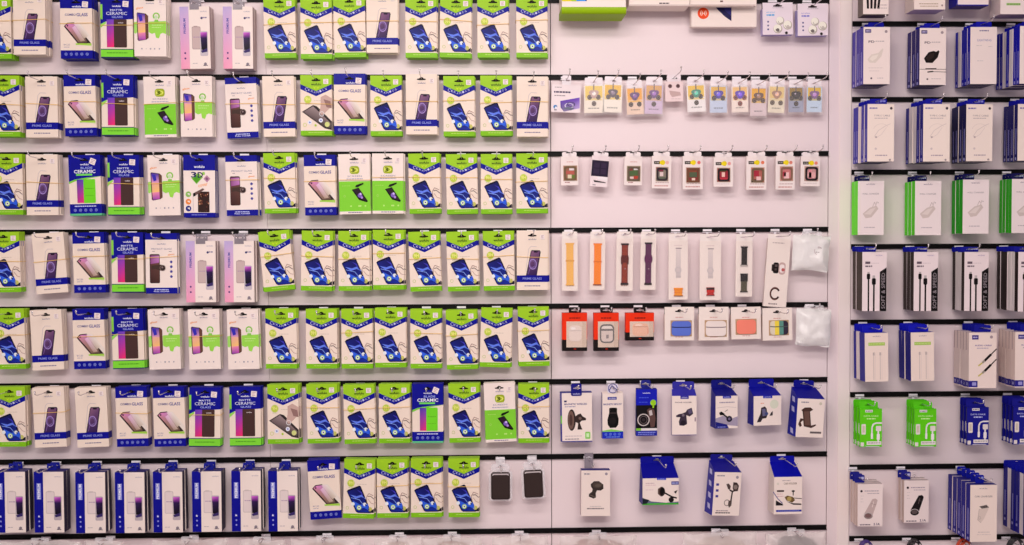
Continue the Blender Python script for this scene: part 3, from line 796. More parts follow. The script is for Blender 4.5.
def charm(top, low, body, dots, style, w, h, face=None):
    def art(b):
        b.rect(1.2, .6, w - 1.2, h * .45, top, 1); b.rect(1.2, h * .45, w - 1.2, h - 1.2, low, 1)
        b.poly([(1.2, h * .42), (w * .3, h * .48), (w * .7, h * .45), (w - 1.2, h * .5), (w - 1.2, h * .54), (1.2, h * .54)], tuple((p + q) // 2 for p, q in zip(top, low)), 2)
        b.dash(4, h - 5.2, w - 4, 1.2, tuple(int(x * .72) for x in low), 2)
    def orn(b):
        m = w / 2; v = h * .3
        b.slab([(m + 4.6 * math.cos(t) * (1 + .16 * math.cos(3 * t + 1.6)), v + 4.0 * math.sin(t) * (1 + .16 * math.cos(3 * t + 1.6))) for t in [math.pi * i / 12 for i in range(24)]], .4, 2.4, body)
        b.wbase = 2.4; b.disk(m, v, 2.0, tuple(min(255, int(x * 1.3) + 18) for x in body), 1, 9); b.disk(m - 1, v - 1, .8, (214, 196, 214), 2, 7); b.wbase = 0
        pts = {'three': ((-4.4, .43), (4.4, .43), (0, .66)), 'two': ((-4.4, .45), (4.4, .45)), 'low': ((-4.2, .62), (4.2, .62))}[style]
        for du, fv in pts:
            u, vv = m + du, h * fv
            b.slab([(u + 2.3 * math.cos(t), vv + 2.5 * math.sin(t)) for t in [math.pi * i / 7 for i in range(14)]], .4, 2.2, dots)
            b.wbase = 2.2; b.ring(u, vv, 1.5, .45, (140, 122, 112), 1, 9); b.disk(u, vv, .7, (60, 46, 48), 1, 7); b.wbase = 0
        b.slab([(m - .5, -1), (m - .5, v - 3), (m + .5, v - 3), (m + .5, -1)], .3, 1.0, (120, 110, 120))
    def sleeve(b):
        b.slab(rrect(-.6, -1, w + .6, h + 2.6, 1.2, 2), 3.0, 3.2, (240, 236, 240))
    return flat_pack(w, h, 1.2, low, (236, 224, 214), art, w - 1.5, 8, (240, 232, 236), (('charm', orn, None), ('sleeve', sleeve, M_SLEEVE)), hv=.55, slot=6.5)
YEL = (240, 200, 80)
CH = [(584, 85.5, 19.6, 27.5, (240, 212, 110), (244, 234, 222), (206, 176, 170), (96, 80, 80), 'three', 'pale charm and three dark discs'),
      (604, 84.5, 18.8, 28, (240, 198, 70), (244, 236, 226), (110, 96, 110), (84, 80, 84), 'two', 'grey charm over blank white'),
      (625.8, 88, 17, 26.5, (244, 180, 50), (240, 214, 196), (110, 70, 130), (60, 44, 46), 'low', 'purple charm over two low dark discs'),
      (645.4, 85, 18, 29, (226, 180, 116), (216, 196, 220), (130, 90, 150), (66, 50, 54), 'three', 'mauve charm on a lilac card'),
      (686.4, 85, 18.6, 27, (242, 206, 90), (244, 238, 238), (80, 160, 140), (66, 54, 56), 'three', 'green-blue charm and three dark rings'),
      (709.8, 86.2, 17.4, 26.6, (236, 196, 100), (206, 216, 236), (98, 78, 180), (60, 50, 70), 'two', 'violet charm on a pale blue card'),
      (731.4, 86.6, 16.8, 25.8, (246, 206, 140), (246, 232, 224), (112, 74, 200), (150, 50, 50), 'three', 'violet charm and red discs'),
      (750.6, 88, 16.6, 28, (240, 186, 40), (226, 208, 212), (130, 100, 80), (96, 66, 40), 'two', 'brown charm on a deep yellow top'),
      (769, 86.4, 16.8, 26.6, (238, 212, 150), (236, 226, 208), (186, 150, 130), (110, 96, 80), 'low', 'beige charm on a cream card'),
      (788.4, 87.4, 15.4, 25, (170, 140, 60), (170, 174, 196), (44, 36, 40), (40, 34, 36), 'three', 'black charm on an olive and grey card'),
      (807, 87, 15.4, 25.4, (236, 200, 70), (204, 220, 238), (150, 110, 160), (90, 84, 70), 'two', 'pink-violet charm on yellow and light blue')]
for (x, y, w, h, top, low, body, dots, st, words) in CH:
    d = charm(top, low, body, dots, st, w, h)
    mid(d, 'charm_card', x, y, .045, f'small sleeved card with a {words}, second row', 'card', 1, random.Random(int(x)).uniform(-2.5, 2.5), short=f'card with the {words}')
def a(b):
    for u in (5, 13): b.disk(u, 4.6, 2.1, (130, 100, 104), 1, 10); b.disk(u, 4.4, 1, (90, 70, 74), 2, 8)
    b.poly([(4, 9), (15, 10.6), (16, 14), (7, 15.6), (5, 13)], (206, 180, 178), 1); b.dash(6, 17, 16, .8, (216, 196, 196))
d = flat_pack(18, 20, 3, (238, 218, 218), None, a, 14, 7, (238, 226, 230))
mid(d, 'charm_card', 665, 81.5, .05, 'smallest card of the second row, pale pink with two round eyelets', 'card', 1, 1, short='smallest pale pink card')

# --- third row: watch case packs -------------------------------------
def watch_pack(w, h, win, frame, inner, labels, cells, dark=False):
    u0, v0, u1, v1 = win
    def art(b):
        b.rect(u0 - .7, v0 - .7, u1 + .7, v1 + .7, (206, 186, 170), 1)
        b.rect(u0, v0, u1, v1, inner, 2)
        for (p, q, r_, s_, c) in cells: b.rect(u0 + (u1 - u0) * p, v0 + (v1 - v0) * q, u0 + (u1 - u0) * r_, v0 + (v1 - v0) * s_, c, 3)
        if labels:
            b.rect(2.2, 5.2, 8, 8.2, (70, 60, 56), 1); b.disk(11, 6.6, 2.6, (236, 216, 40), 2, 10); b.rect(8, 5.2, 12, 8.2, (236, 216, 40), 1)
            b.disk(w - 4, 6.6, 1.8, labels, 1, 9); b.dash(3.2, 6.4, 7.4, .7, (200, 196, 190), 2)
            b.dash(4, h - 6.2, w - 2, .8, (196, 170, 170)); b.dash(3, h - 3.2, w - 3, 1.2 if h > 30 else .6, (206, 160, 156) if h > 30 else (214, 200, 200))
        else:
            b.dash(4, h - 3.4, 9, 1.0, (190, 150, 150)); b.dash(6, 5, w - 5, .8, (222, 180, 176))
    def case(b):
        b.hslab(rrect(u0 + .2, v0 + .2, u1 - .2, v1 - .2, 2.6, 3), rrect(u0 + 2, v0 + 2, u1 - 2, v1 - 2, 1.6, 3), .8, 3.2, frame)
    return flat_pack(w, h, 9, (240, 228, 226), (226, 210, 206), art, w - 3, 4.4, (240, 230, 230), (('watch_case', case, None),), slot=7, hv=.1, r=.5)
OL, RD = (110, 110, 76), (180, 70, 76)
WP = [(560.6, 156.5, 17.6, 29, (3, 9.6, 16, 24), (130, 110, 84), (170, 120, 100), None, ((.42, .04, .8, .3, (236, 226, 226)), (.1, .35, .8, .55, (196, 110, 100)), (.3, .6, .6, .98, (226, 216, 190)), (.62, .62, .9, .9, (120, 140, 70))), 'tan window, pink over green'),
      (624.4, 156.5, 18, 29, (3.2, 10, 16, 24.6), (120, 104, 90), (110, 116, 80), None, ((.1, .02, .4, .3, (150, 80, 80)), (.5, .05, .9, .25, (232, 226, 226)), (.15, .3, .8, .6, (96, 120, 80)), (.2, .7, .5, .95, (232, 206, 200)), (.5, .65, .95, .95, (190, 80, 66))), 'green over red window and white chip'),
      (652, 156, 19.6, 32.6, (4.6, 11.6, 16.4, 25), (70, 60, 66), (150, 140, 130), (236, 190, 186), ((0, 0, .6, .3, (150, 70, 90)), (.3, .35, .6, .65, (226, 206, 206)), (.1, .7, .8, 1, (120, 124, 110))), 'dark case over grey'),
      (682.6, 156, 20.6, 33.6, (4, 12, 17.4, 26.6), (130, 92, 70), (150, 70, 70), (226, 130, 130), ((.2, .1, .8, .3, (150, 90, 70)), (.2, .3, .8, .65, (100, 110, 86)), (.4, .7, .65, .95, (240, 214, 200))), 'brown case over dark red'),
      (713.6, 157, 20, 30, (4, 11.4, 16.6, 24.8), (54, 44, 46), (170, 60, 76), (232, 170, 166), ((.1, 0, .7, .25, (86, 96, 60)), (.35, .3, .6, .65, (236, 200, 190)), (.1, .7, .85, .98, (200, 70, 86))), 'black case over bright red'),
      (746.4, 156, 20.6, 34, (5.2, 12, 18, 26.6), (130, 110, 90), (190, 120, 110), (230, 140, 110), ((.2, .2, .6, .6, (180, 60, 80)), (.4, .6, .75, .95, (236, 200, 200)), (0, .8, .4, 1, (70, 66, 60))), 'khaki case over crimson'),
      (775.6, 156, 19.6, 34, (5, 11, 17.4, 24.8), (150, 116, 100), (210, 140, 140), (226, 150, 136), ((.1, .35, .45, .7, (190, 80, 96)), (.3, .4, .7, .85, (240, 200, 200)), (.2, .02, .8, .15, (110, 96, 80))), 'pink and tan case'),
      (801, 156.5, 19.6, 30, (4.4, 10.4, 17.6, 24.4), (46, 40, 42), (206, 160, 160), (232, 150, 130), ((.3, .2, .5, .9, (226, 150, 160)), (.2, .4, .8, .8, (228, 180, 180)), (.2, .02, .8, .14, (100, 110, 70))), 'black-rimmed pale pink case')]
for (x, y, w, h, win, fr, inn, lab, cells, words) in WP:
    d = watch_pack(w, h, win, fr, inn, lab, cells)
    mid(d, 'watch_case_pack', x, y, .05, f'white watch case pack, {words}, third row of middle bay', 'pack', 2, random.Random(int(x)).uniform(-1, 1), short=f'watch case pack with {words}', lean=0)
def a(b):
    b.rect(.6, 4.6, 17.6, 20.6, (50, 36, 66), 1)
    for u, v in ((3, 7), (10, 7), (3, 13), (10, 13)): b.rect(u, v, u + 5.4, v + 5, (66, 48, 80), 2)
    b.poly([(7.6, 20.8), (17.4, 20.8), (17.4, 24.6), (7.4, 23.4)], (240, 232, 236), 2); b.poly([(3.4, 24.6), (16, 26), (15.6, 26.8), (4.4, 26.6)], (60, 50, 54), 2); b.dash(3, 29, 6, .9, (160, 150, 156))
d = flat_pack(17.8, 31, 7, (238, 224, 226), None, a, 15, 4, (240, 230, 232), slot=7, hv=.1)
mid(d, 'watch_case_pack', 592.4, 156, .05, 'white pack with a big dark violet panel, second in third row of middle bay', 'pack', 2, -5, short='pack with the dark violet panel')

# --- fourth row: watch straps --------------------------------------------
def strap_pack(w, h, strap, segs, foot=True, extra=None):
    m = w / 2
    def art(b):
        b.dash(m - 4, 4.6, m + 4, .6, (216, 196, 196)); b.dash(m - 3.4, h - 6, m + 3.6, 1.3, (180, 150, 140))
        if extra: extra(b)
    def st(b):
        for (v0, v1, wt, c, e) in segs:
            k = wt / 2
            pts = [(m - k - .8, v0), (m - k - .8, v0 + 1.2), (m - k, v0 + 1.8), (m - k, v1 - 1.8), (m - k - .8, v1 - 1.2), (m - k - .8, v1), (m + k + .8, v1), (m + k + .8, v1 - 1.2), (m + k, v1 - 1.8), (m + k, v0 + 1.8), (m + k + .8, v0 + 1.2), (m + k + .8, v0)]
            b.slab(pts, .3, 3.0, c)
            b.wbase = 3.0
            if e:
                for (p, q, col) in e: b.rect(m - k - .7, v0 + (v1 - v0) * p, m + k + .7, v0 + (v1 - v0) * q, col, 1)
            b.wbase = 0
    def cover(b): b.slab(rrect(.6, .8, w - .6, h - .8, .8, 2), 3.6, 3.8, (244, 238, 240))
    return flat_pack(w, h, 2, (240, 228, 222), None, art, w - .5, 7, (240, 230, 226), (('strap', st, None), ('cover', cover, CL2)), slot=7.4, hv=.45, r=.8)
CL2 = clear('thin_clear_cover', (244, 236, 238), .02, .4)
def mid_mark(c): return [(.47, .5, c)]
ST = [(561.8, 238.5, 16, 53, [(4.5, 47.5, 7.2, (240, 190, 110), [(.4, .44, (226, 170, 90))])], 'pale yellow'),
      (590.2, 238.5, 15.4, 52, [(5, 47.5, 7.0, (244, 146, 46), [(.42, .45, (226, 126, 40)), (.97, 1, (150, 90, 60))])], 'bright orange'),
      (616.6, 238.5, 17, 53, [(5, 47, 6.4, (140, 58, 48), [(0, .04, (50, 28, 30)), (.95, 1, (50, 28, 30)), (.42, .5, (90, 38, 36))])], 'reddish brown'),
      (640.8, 238.5, 15.8, 52, [(4, 47, 6.0, (104, 44, 92), [(0, .04, (40, 20, 36)), (.95, 1, (50, 30, 40))])], 'dark purple')]
for (x, y, w, h, segs, c) in ST:
    ex = None
    d = strap_pack(w, h, None, segs)
    if c in ('reddish brown', 'dark purple'):
        m = w / 2; pb = B(*d['hole']); pb.wbase = 3.2
        if c == 'reddish brown': pb.slab([(m - 1.9, 8), (m - 1.9, 44), (m + 1.9, 44), (m + 1.9, 8)], -.1, .4, (156, 74, 56))
        pb.slab([(m - 3.4, 17), (m - 4.0, 19.5), (m - 4.0, 22), (m - 3.4, 24.5), (m + 3.4, 24.5), (m + 4.0, 22), (m + 4.0, 19.5), (m + 3.4, 17)], -.3, .5, (112, 48, 44) if c == 'reddish brown' else (108, 46, 96)); pb.wbase = 4; pb.disk(m + .4, 30.6, .7, (170, 140, 150), 1, 7)
        d['parts'].insert(1, ('strap_loop', pb.mesh('strap_loop')))
    mid(d, 'watch_strap_pack', x, y, .045, f'slim clear pack with a {c} watch strap', 'pack', 3, random.Random(int(x)).uniform(-.8, .8), short=f'{c} watch strap')
def ghost(w):
    def e(b):
        m = w / 2
        b.rect(m - 2.6, 7.4, m + 3.4, 8.6, (170, 156, 160), 1)
        b.grad(m - 2.4, 9, m + 2.6, 38, (226, 214, 212), (210, 198, 198), 1); b.ring(m, 30, 3.4, 1, (206, 196, 198), 2, 12); b.dash(m - 2, 36, m + 3, .8, (200, 190, 190), 2)
    return e
d = strap_pack(19.6, 60, None, [(48, 56.5, 7.6, (242, 160, 40), [(.2, .28, (226, 130, 40)), (.48, .56, (226, 130, 40)), (.9, 1, (130, 90, 70))])], True, ghost(19.6))
mid(d, 'watch_strap_pack', 668.6, 240.5, .05, 'clear strap pack with an orange striped end at the bottom', 'pack', 3, 0, short='strap pack with an orange end')
d = strap_pack(21.6, 60, None, [(47, 55.5, 6.6, (190, 40, 34), [(.04, .3, (60, 30, 30)), (.3, .6, (206, 46, 36)), (.92, 1, (130, 70, 66))])], True, ghost(21.6))
mid(d, 'watch_strap_pack', 699.8, 241, .05, 'clear strap pack with a red and black end at the bottom', 'pack', 3, 0, short='strap pack with a red and black end')
d = strap_pack(17, 56.5, None, [(5.5, 25.5, 5.6, (34, 22, 22), [(0, .06, (24, 18, 20)), (.94, 1, (196, 186, 180))]), (33, 52, 6.0, (98, 92, 74), [(0, .42, (30, 20, 22)), (.95, 1, (50, 44, 44))])])
mid(d, 'watch_strap_pack', 736, 241, .05, 'clear pack with a two-piece black and olive watch strap', 'pack', 3, -.5, short='black and olive watch strap')
def a(b):
    b.dash(5, 3.6, 17, 1.0, (196, 180, 180))
    b.poly(rrect(7.4, 24, 13, 35, 1.6, 3), (36, 24, 24), 2); b.poly(rrect(5.8, 26, 8, 33, .8, 2), (60, 44, 44), 1); b.rect(9, 26, 11.6, 28.4, (110, 96, 96), 3); b.rect(9, 30, 11, 32, (96, 80, 80), 3)
    b.poly(rrect(13, 23.5, 20, 36, 3, 4), (206, 180, 176), 1); b.poly(rrect(14, 25.6, 18.8, 34, 2, 3), (236, 226, 224), 2); b.disk(17.6, 31, 1.8, (196, 110, 110), 3, 9)
    b.ring(11, 55.6, 5.4, 1.7, (76, 46, 44), 1, 20, 30, 330, 1.25); b.ring(11, 55.6, 5.4, .8, (130, 90, 84), 2, 20, 60, 300, 1.25)
    b.dash(5, 65.4, 14, 1.4, (170, 156, 156))
d = flat_pack(23.4, 69, 10, (238, 226, 220), (226, 210, 204), a, 23.4, 4.6, (240, 230, 226), slot=8, hv=.5)
mid(d, 'watch_box', 768.2, 239, .055, 'long tilted white box picturing a smartwatch and a dark ring strap', 'box', 3, -4, short='tilted smartwatch box')

def crumple(w, h, depth, seed, hole, nx=18, ny=14, amp=.006, sag=.3, notch=None):
    """a pillow of thin film, creased by hand-like folds; front and rear skins share the rim"""
    rnd = random.Random(seed); off = Vector((rnd.uniform(0, 50), rnd.uniform(0, 50), 0))
    vs, fs = [], []
    for side in (0, 1):
        for j in range(ny + 1):
            for i in range(nx + 1):
                s, t = i / nx, j / ny
                x = (s - .5) * w; z = -t * h
                edge = min(s, 1 - s, t, 1 - t)
                puff = depth * (min(1, edge * 4.5) ** .6) * (.5 if side == 0 else -.5)
                p = Vector((x * 32, z * 32, 3.7 * side)) + off
                n1 = noise.noise(p * 1.4); n2 = abs(noise.noise(p * .7 + Vector((9, 2, 5))))
                x += noise.noise(p * .8 + Vector((3, 8, 1))) * amp * .9
                z += noise.noise(p * .6 + Vector((7, 1, 4))) * amp * (1.3 if edge < .08 else .5)
                vs.append((x, -puff - (n1 * amp * .7 + (n2 - .25) * amp * 1.3) * (1 if edge > 0 else .2), z + hole))
    N = (nx + 1) * (ny + 1)
    for side in (0, 1):
        for j in range(ny):
            for i in range(nx):
                a = side * N + j * (nx + 1) + i; q = (a, a + nx + 1, a + nx + 2, a + 1)
                fs.append(q if side == 0 else q[::-1])
    me = bpy.data.meshes.new('film'); me.from_pydata(vs, [], fs)
    rim = {}
    me.materials.append(M_MILK)
    for p in me.polygons: p.use_smooth = rnd.random() < .75
    return me
def film_tab(w, h, mat, hole_v):
    b = B(0, 0, mat)
    b.hslab(rrect(-w / 2, -h * .45, w / 2, h * .75, 1.2, 2), euro(0, 0, 7), -.4, .2, (240, 234, 236))
    return b.mesh('hang_tab')
def bag(x, y, w, h, dep, depth, seed, label, row, tilt, film=None, tabw=14, tabh=6, content=None, hook=True, short=None, nx=18, ny=14, rails=None, group='clear bags hanging on hooks'):
    p = at(x, y, dep)
    hp = Vector((p.x, -dep, p.z + .002))
    me = crumple(w, h, depth, seed, -.002, nx, ny)
    if film: me.materials.clear(); me.materials.append(film)
    o = link('plastic_bag', me); o.location = hp; o.rotation_euler = (0, -math.radians(tilt), 0)
    tag(o, label, 'bag', group)
    link('hang_tab', film_tab(tabw, tabh, M_CLEAR, 0), o)
    if content: link('content', content, o)
    if hook: add_hook(hp.x, (rails or RZL)[row], hp.z, max(.1, dep + .03), f'plated peg hook holding the {short}', 'peg hooks of the middle bay')
    return o
def bag_print():
    b = B(0, 0)
    b.wbase = 17
    b.ring(6, 17, 4.4, .5, (206, 190, 194), 1, 14, 20, 300); b.dash(2, 13.6, 9, .7, (190, 176, 180)); b.dash(3, 18, 10, .7, (190, 176, 180)); b.dash(1, 23.4, 8, .6, (206, 196, 196))
    return b.mesh('content')
bag(812, 234.5, .098, .098, .05, .034, 5, 'crumpled milky plastic bag at the end of the fourth row, faint round print', 3, -4, None, 20, 6, bag_print(), short='milky bag of the fourth row')
bag(814, 308.5, .094, .100, .05, .034, 8, 'crumpled milky plastic bag below the other, end of fifth row', 4, -2, None, 20, 6, None, short='milky bag of the fifth row')

# --- fifth row: earbud cases -------------------------------------------------
def orange_box(w, h, case):
    hole = (w / 2 + .6, -2.6); b = B(*hole)
    O, K = (236, 66, 24), (34, 20, 20)
    vb = h * .70
    b.box(0, 0, w, h, 22, O, None, (170, 40, 20), K, 0, [(0, vb, O), (vb, h, K)])
    b.rect(4.2, 8.6, w - .5, h - 3.8, (226, 204, 186), 1); b.rect(w - 5, 8.6, w - .5, h - 3.8, (214, 190, 170), 2); b.dash(w / 2 - 5.4, 4.6, w / 2 + 5.6, 1.1, (120, 30, 20), 1)
    b.rect(w / 2 - 1, h - 2.6, w / 2 + 1.4, h - 1.6, (190, 50, 30), 2)
    tb = B(*hole); tb.hslab(rrect(hole[0] - 6.4, -5.6, hole[0] + 6.4, .3, 1.8, 3), euro(hole[0], hole[1], 7.5), -11, -10.2, (36, 24, 26))
    pb = B(*hole); case(pb)
    wb = B(*hole, M_THIN); wb.slab([(4.2, 8.6), (4.2, h - 3.8), (w - .5, h - 3.8), (w - .5, 8.6)], 3.4, 3.6, (244, 232, 226))
    return dict(mesh=b.mesh('orange_box'), tab=tb.mesh('hang_tab'), hole=hole, w=w, h=h, parts=[('earbud_case', pb.mesh('earbud_case')), ('window_film', wb.mesh('window_film'))])
M_THIN = clear('window_film', (246, 236, 232), .12, .1)
def c1(b):
    b.slab(rrect(6.6, 12.6, 19.4, 28.6, 4, 4), .5, 2.6, (236, 220, 212)); b.wbase = 2.6; b.rect(7, 17.6, 19, 18.4, (206, 190, 186), 1); b.disk(11, 15.6, 2.6, (248, 242, 240), 2, 10, 1.3); b.wbase = 0
def c2(b):
    b.hslab(rrect(6, 11.4, 20.6, 30.4, 4.4, 4), rrect(7.4, 13, 19.2, 29, 3.2, 4), .5, 2.8, (70, 60, 60)); b.slab(rrect(7.4, 13, 19.2, 29, 3.2, 4), .4, 1.6, (222, 206, 200)); b.wbase = 2
    b.rect(6.6, 16.2, 20, 18, (80, 70, 70), 2); b.poly(rrect(8, 13.4, 18.4, 15.6, 1, 2), (236, 226, 222), 1); b.rect(12.4, 22, 15, 25.8, (140, 126, 130), 1); b.wbase = 0
def c3(b):
    b.slab(rrect(6.8, 10.6, 23, 23.2, 3.6, 4), .5, 2.6, (240, 190, 160)); b.wbase = 2.6; b.rect(8, 13.6, 22, 14.3, (206, 150, 120), 1); b.disk(13, 12.2, 4, (250, 226, 210), 2, 10, .9); b.rect(22, 15, 23, 21, (230, 150, 120), 1); b.wbase = 0
for (x, y, w, h, c, lab) in ((562.2, 313, 25.2, 38.6, c1, 'orange and black box with a white earbud case'), (593.8, 313, 25.4, 38.6, c2, 'orange and black box with a dark-rimmed earbud case'), (625.7, 313, 28.8, 28, c3, 'shorter orange and black box with a peach earbud case')):
    d = orange_box(w, h, c); mid(d, 'earbud_case_box', x, y, .055, lab + ', fifth row', 'box', 4, 0, short=lab)
def white_case_box(w, h, win, case, inner=(196, 166, 136)):
    u0, v0, u1, v1 = win
    def art(b):
        b.rect(u0, v0, u1, v1, inner, 1); b.dash(w / 2 - 4, 10.2, w / 2 + 4, .8, (216, 170, 166)); b.dash(w / 2 - 4, h - 3.8, w / 2 + 4, .8, (220, 180, 176))
    hole = (w / 2, 4.2)
    b = B(*hole); b.box(0, 7.6, w, h, 16, (240, 228, 222), (230, 214, 206)); art(b)
    tb = B(*hole); tb.hslab([(0, 0), (0, 7.6), (w, 7.6), (w, 0)], euro(w / 2, 4.2, 8.5), -1, 0, (240, 228, 222)); tb.slab([(0, .4), (0, 7.6), (w, 7.6), (w, .4)], -8, -7, (60, 48, 48))  # rear plate coloured dark, standing in for shade seen through the slot
    pb = B(*hole); case(pb)
    return dict(mesh=b.mesh('white_case_box'), tab=tb.mesh('hang_tab'), hole=hole, w=w, h=h, parts=[('earbud_case', pb.mesh('earbud_case'))])
def pod(win, c, line=None, bars=None):
    u0, v0, u1, v1 = win
    def f(b):
        pts = rrect(u0 + 1, v0 + .8, u1 - 1, v1 - .8, 3.4, 4)
        if not bars: b.slab(pts, .4, 4, c)
        else:
            for (p, q, col) in bars:
                x0, x1 = u0 + 1 + (u1 - u0 - 2) * p, u0 + 1 + (u1 - u0 - 2) * q
                if p == 0: pp = rrect(x0, v0 + .8, x1 + 3, v1 - .8, 3, 4); pp = [(min(u, x1), v) for u, v in pp]
                elif q == 1: pp = rrect(x0 - 3, v0 + .8, x1, v1 - .8, 3, 4); pp = [(max(u, x0), v) for u, v in pp]
                else: pp = [(x0, v0 + .8), (x0, v1 - .8), (x1, v1 - .8), (x1, v0 + .8)]
                b.slab(pp, .4, 4, col)
        b.wbase = 4
        if line:
            vm = v0 + (v1 - v0) * .4
            b.poly([(u0 + 1, vm - .4), (u0 + 5, vm), (u1 - 4, vm), (u1 - 1, vm - .4), (u1 - 1, vm + .5), (u1 - 4, vm + .9), (u0 + 5, vm + .9), (u0 + 1, vm + .5)], line, 1)
        b.wbase = 0
    return f
for (x, y, w, h, win, c, line, bars, lab, t) in (
    (664.6, 307, 30, 34, (6, 13.6, 27.8, 30), (110, 132, 214), (44, 46, 90), None, 'a periwinkle blue earbud case', 0),
    (698.8, 307, 30.4, 34, (6, 13.4, 28.6, 30.4), (238, 226, 222), (150, 136, 140), None, 'a plain white earbud case', 0),
    (731, 307, 30.4, 32.8, (4.4, 12.2, 26, 28.2), (244, 150, 132), None, None, 'a coral pink earbud case', 1),
    (762.4, 308, 30.4, 33, (6.4, 12.4, 26.8, 28), None, (90, 100, 100), ((0, .26, (226, 214, 196)), (.26, .5, (240, 218, 90)), (.5, .74, (110, 160, 150)), (.74, 1, (70, 60, 80))), 'a yellow, teal and dark striped earbud case', 1)):
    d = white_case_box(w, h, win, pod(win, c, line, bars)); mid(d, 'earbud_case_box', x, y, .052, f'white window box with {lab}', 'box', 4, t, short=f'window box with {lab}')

# --- sixth row: phone holders ---------------------------------------------------
KK = (62, 46, 46)
def a(b):
    b.rect(-1.4, -.8, 30.6, 0, (56, 50, 140), 1); b.rect(-1.3, 0, 0, 49.6, (60, 54, 150), 1); b.rect(-1.3, 23, 0, 31, (120, 200, 90), 2); b.rect(0, 49, 30.6, 50, (60, 54, 150), 2)
    b.text(8, 8.6, 3, 2, '3.', NAVY, 1) if False else b.dash(2.4, 7.6, 5, 1.8, (60, 54, 110)); b.text(14, 11.4, 23, 1.9, 'MAGNETIC WIRELESS', (96, 92, 150), 1); b.dash(3, 13.6, 14, .8, (150, 146, 180))
    b.disk(9.8, 27.6, 4.2, KK, 1, 18, 11); b.disk(9.2, 27.6, 3.2, (130, 104, 96), 2, 16, 9.6); b.disk(9.0, 27.6, 1.6, (96, 72, 68), 3, 12, 6)
    b.poly([(13.6, 24), (16, 22), (19, 21), (21, 24), (24.4, 26), (24.4, 28), (20, 28.4), (18, 30.4), (19.6, 35), (20.6, 37.4), (15.6, 37.4), (16.4, 31), (13.6, 29.6)], (70, 54, 52), 2); b.disk(18.4, 26, 1.6, (130, 110, 104), 3, 8)
    b.poly(rrect(23.4, 39.8, 28.6, 47, .8, 2), (150, 214, 110), 2); b.rect(24.6, 41.4, 27.4, 45.4, (214, 240, 196), 3); b.dash(3, 43.6, 20, .7, (200, 186, 190)); b.dash(3, 46.6, 17, .8, (130, 120, 140))
hole = (15.4, -5)
b = B(*hole); b.box(-1.4, -.8, 30.6, 50, 20, WHITE, (66, 60, 160), (60, 54, 150)); a(b)
tb = B(*hole); tb.hslab(rrect(9.4, -9.5, 20.4, 3, 1.6, 3), euro(15.4, -5, 7), .8, 1.4, (34, 32, 140)); tb.text(15, .9, 8, 1.6, LOGO, (196, 196, 236), 7)
d = dict(mesh=b.mesh('charger_box'), tab=tb.mesh('hang_tab'), hole=hole, w=31, h=50)
mid(d, 'car_charger_box', 561.6, 393, .05, 'tall white box picturing a round magnetic charger on a mount, blue edges', 'box', 5, .6, 0, short='round magnetic charger box', L=.1)
def a(b):
    b.poly([(.5, -6), (5, -9), (14, -9.6), (20, -3), (20, 0), (0, 0)], WHITE, 1) if False else None
    b.rect(5.4, 3.6, 14.8, 6.4, (60, 62, 160), 1); b.text(10.2, 5, 7.4, 1.4, LOGO, (220, 220, 245), 2); b.text(10.6, 11, 19, 2, 'MAGNETIC MOUNT', (110, 104, 160), 1); 
    b.poly([(7, 15.4), (8, 14.6), (14.4, 14.6), (15.2, 15.6), (15.2, 20), (16.8, 26), (16.4, 32), (14, 35), (8, 35.2), (5.6, 32), (5.2, 27), (7, 20)], BLK, 1); b.poly([(7.6, 19.4), (15, 19.4), (14.8, 20.6), (7.8, 20.6)], (80, 70, 70), 2); b.disk(10.6, 28, 3.6, (40, 32, 34), 2, 12)
    b.poly([(0, 38), (9, 36.4), (21.5, 38.6), (21.5, 40), (0, 40)], (150, 214, 110), 1); b.rect(0, 39, 21.5, 46, (36, 60, 196), 2); icons(b, 41.6, 4, 3.6, 4.6, (120, 146, 230), 3); b.dash(4, 44, 18, .8, (130, 160, 236), 3)
d = slope_carton(21.5, 46, 13, 1.5, WHITE, (66, 60, 150), WHITE, 12, 8, a, 0)
tb = B(*d['hole']); u, v = d['hole']; tb.hslab(rrect(u - 5.6, v - 4.4, u + 5.6, v + 5, 2, 3), euro(u, v, 6.5), .4, 1, (226, 220, 234)); tb.ring(u, v + .4, 5, .8, (50, 54, 150), 6, 14); tb.line([(u - 4, v + 3), (u - 1, v - 2.6), (u + 4, v + 2)], .9, (50, 54, 150), 6)
d['tab'] = tb.mesh('hang_tab')
mid(d, 'phone_holder_box', 602.2, 393.5, .05, 'narrow white box picturing a black bulb-shaped mount, blue foot', 'box', 5, 0, 4, short='narrow bulb-shaped mount box')
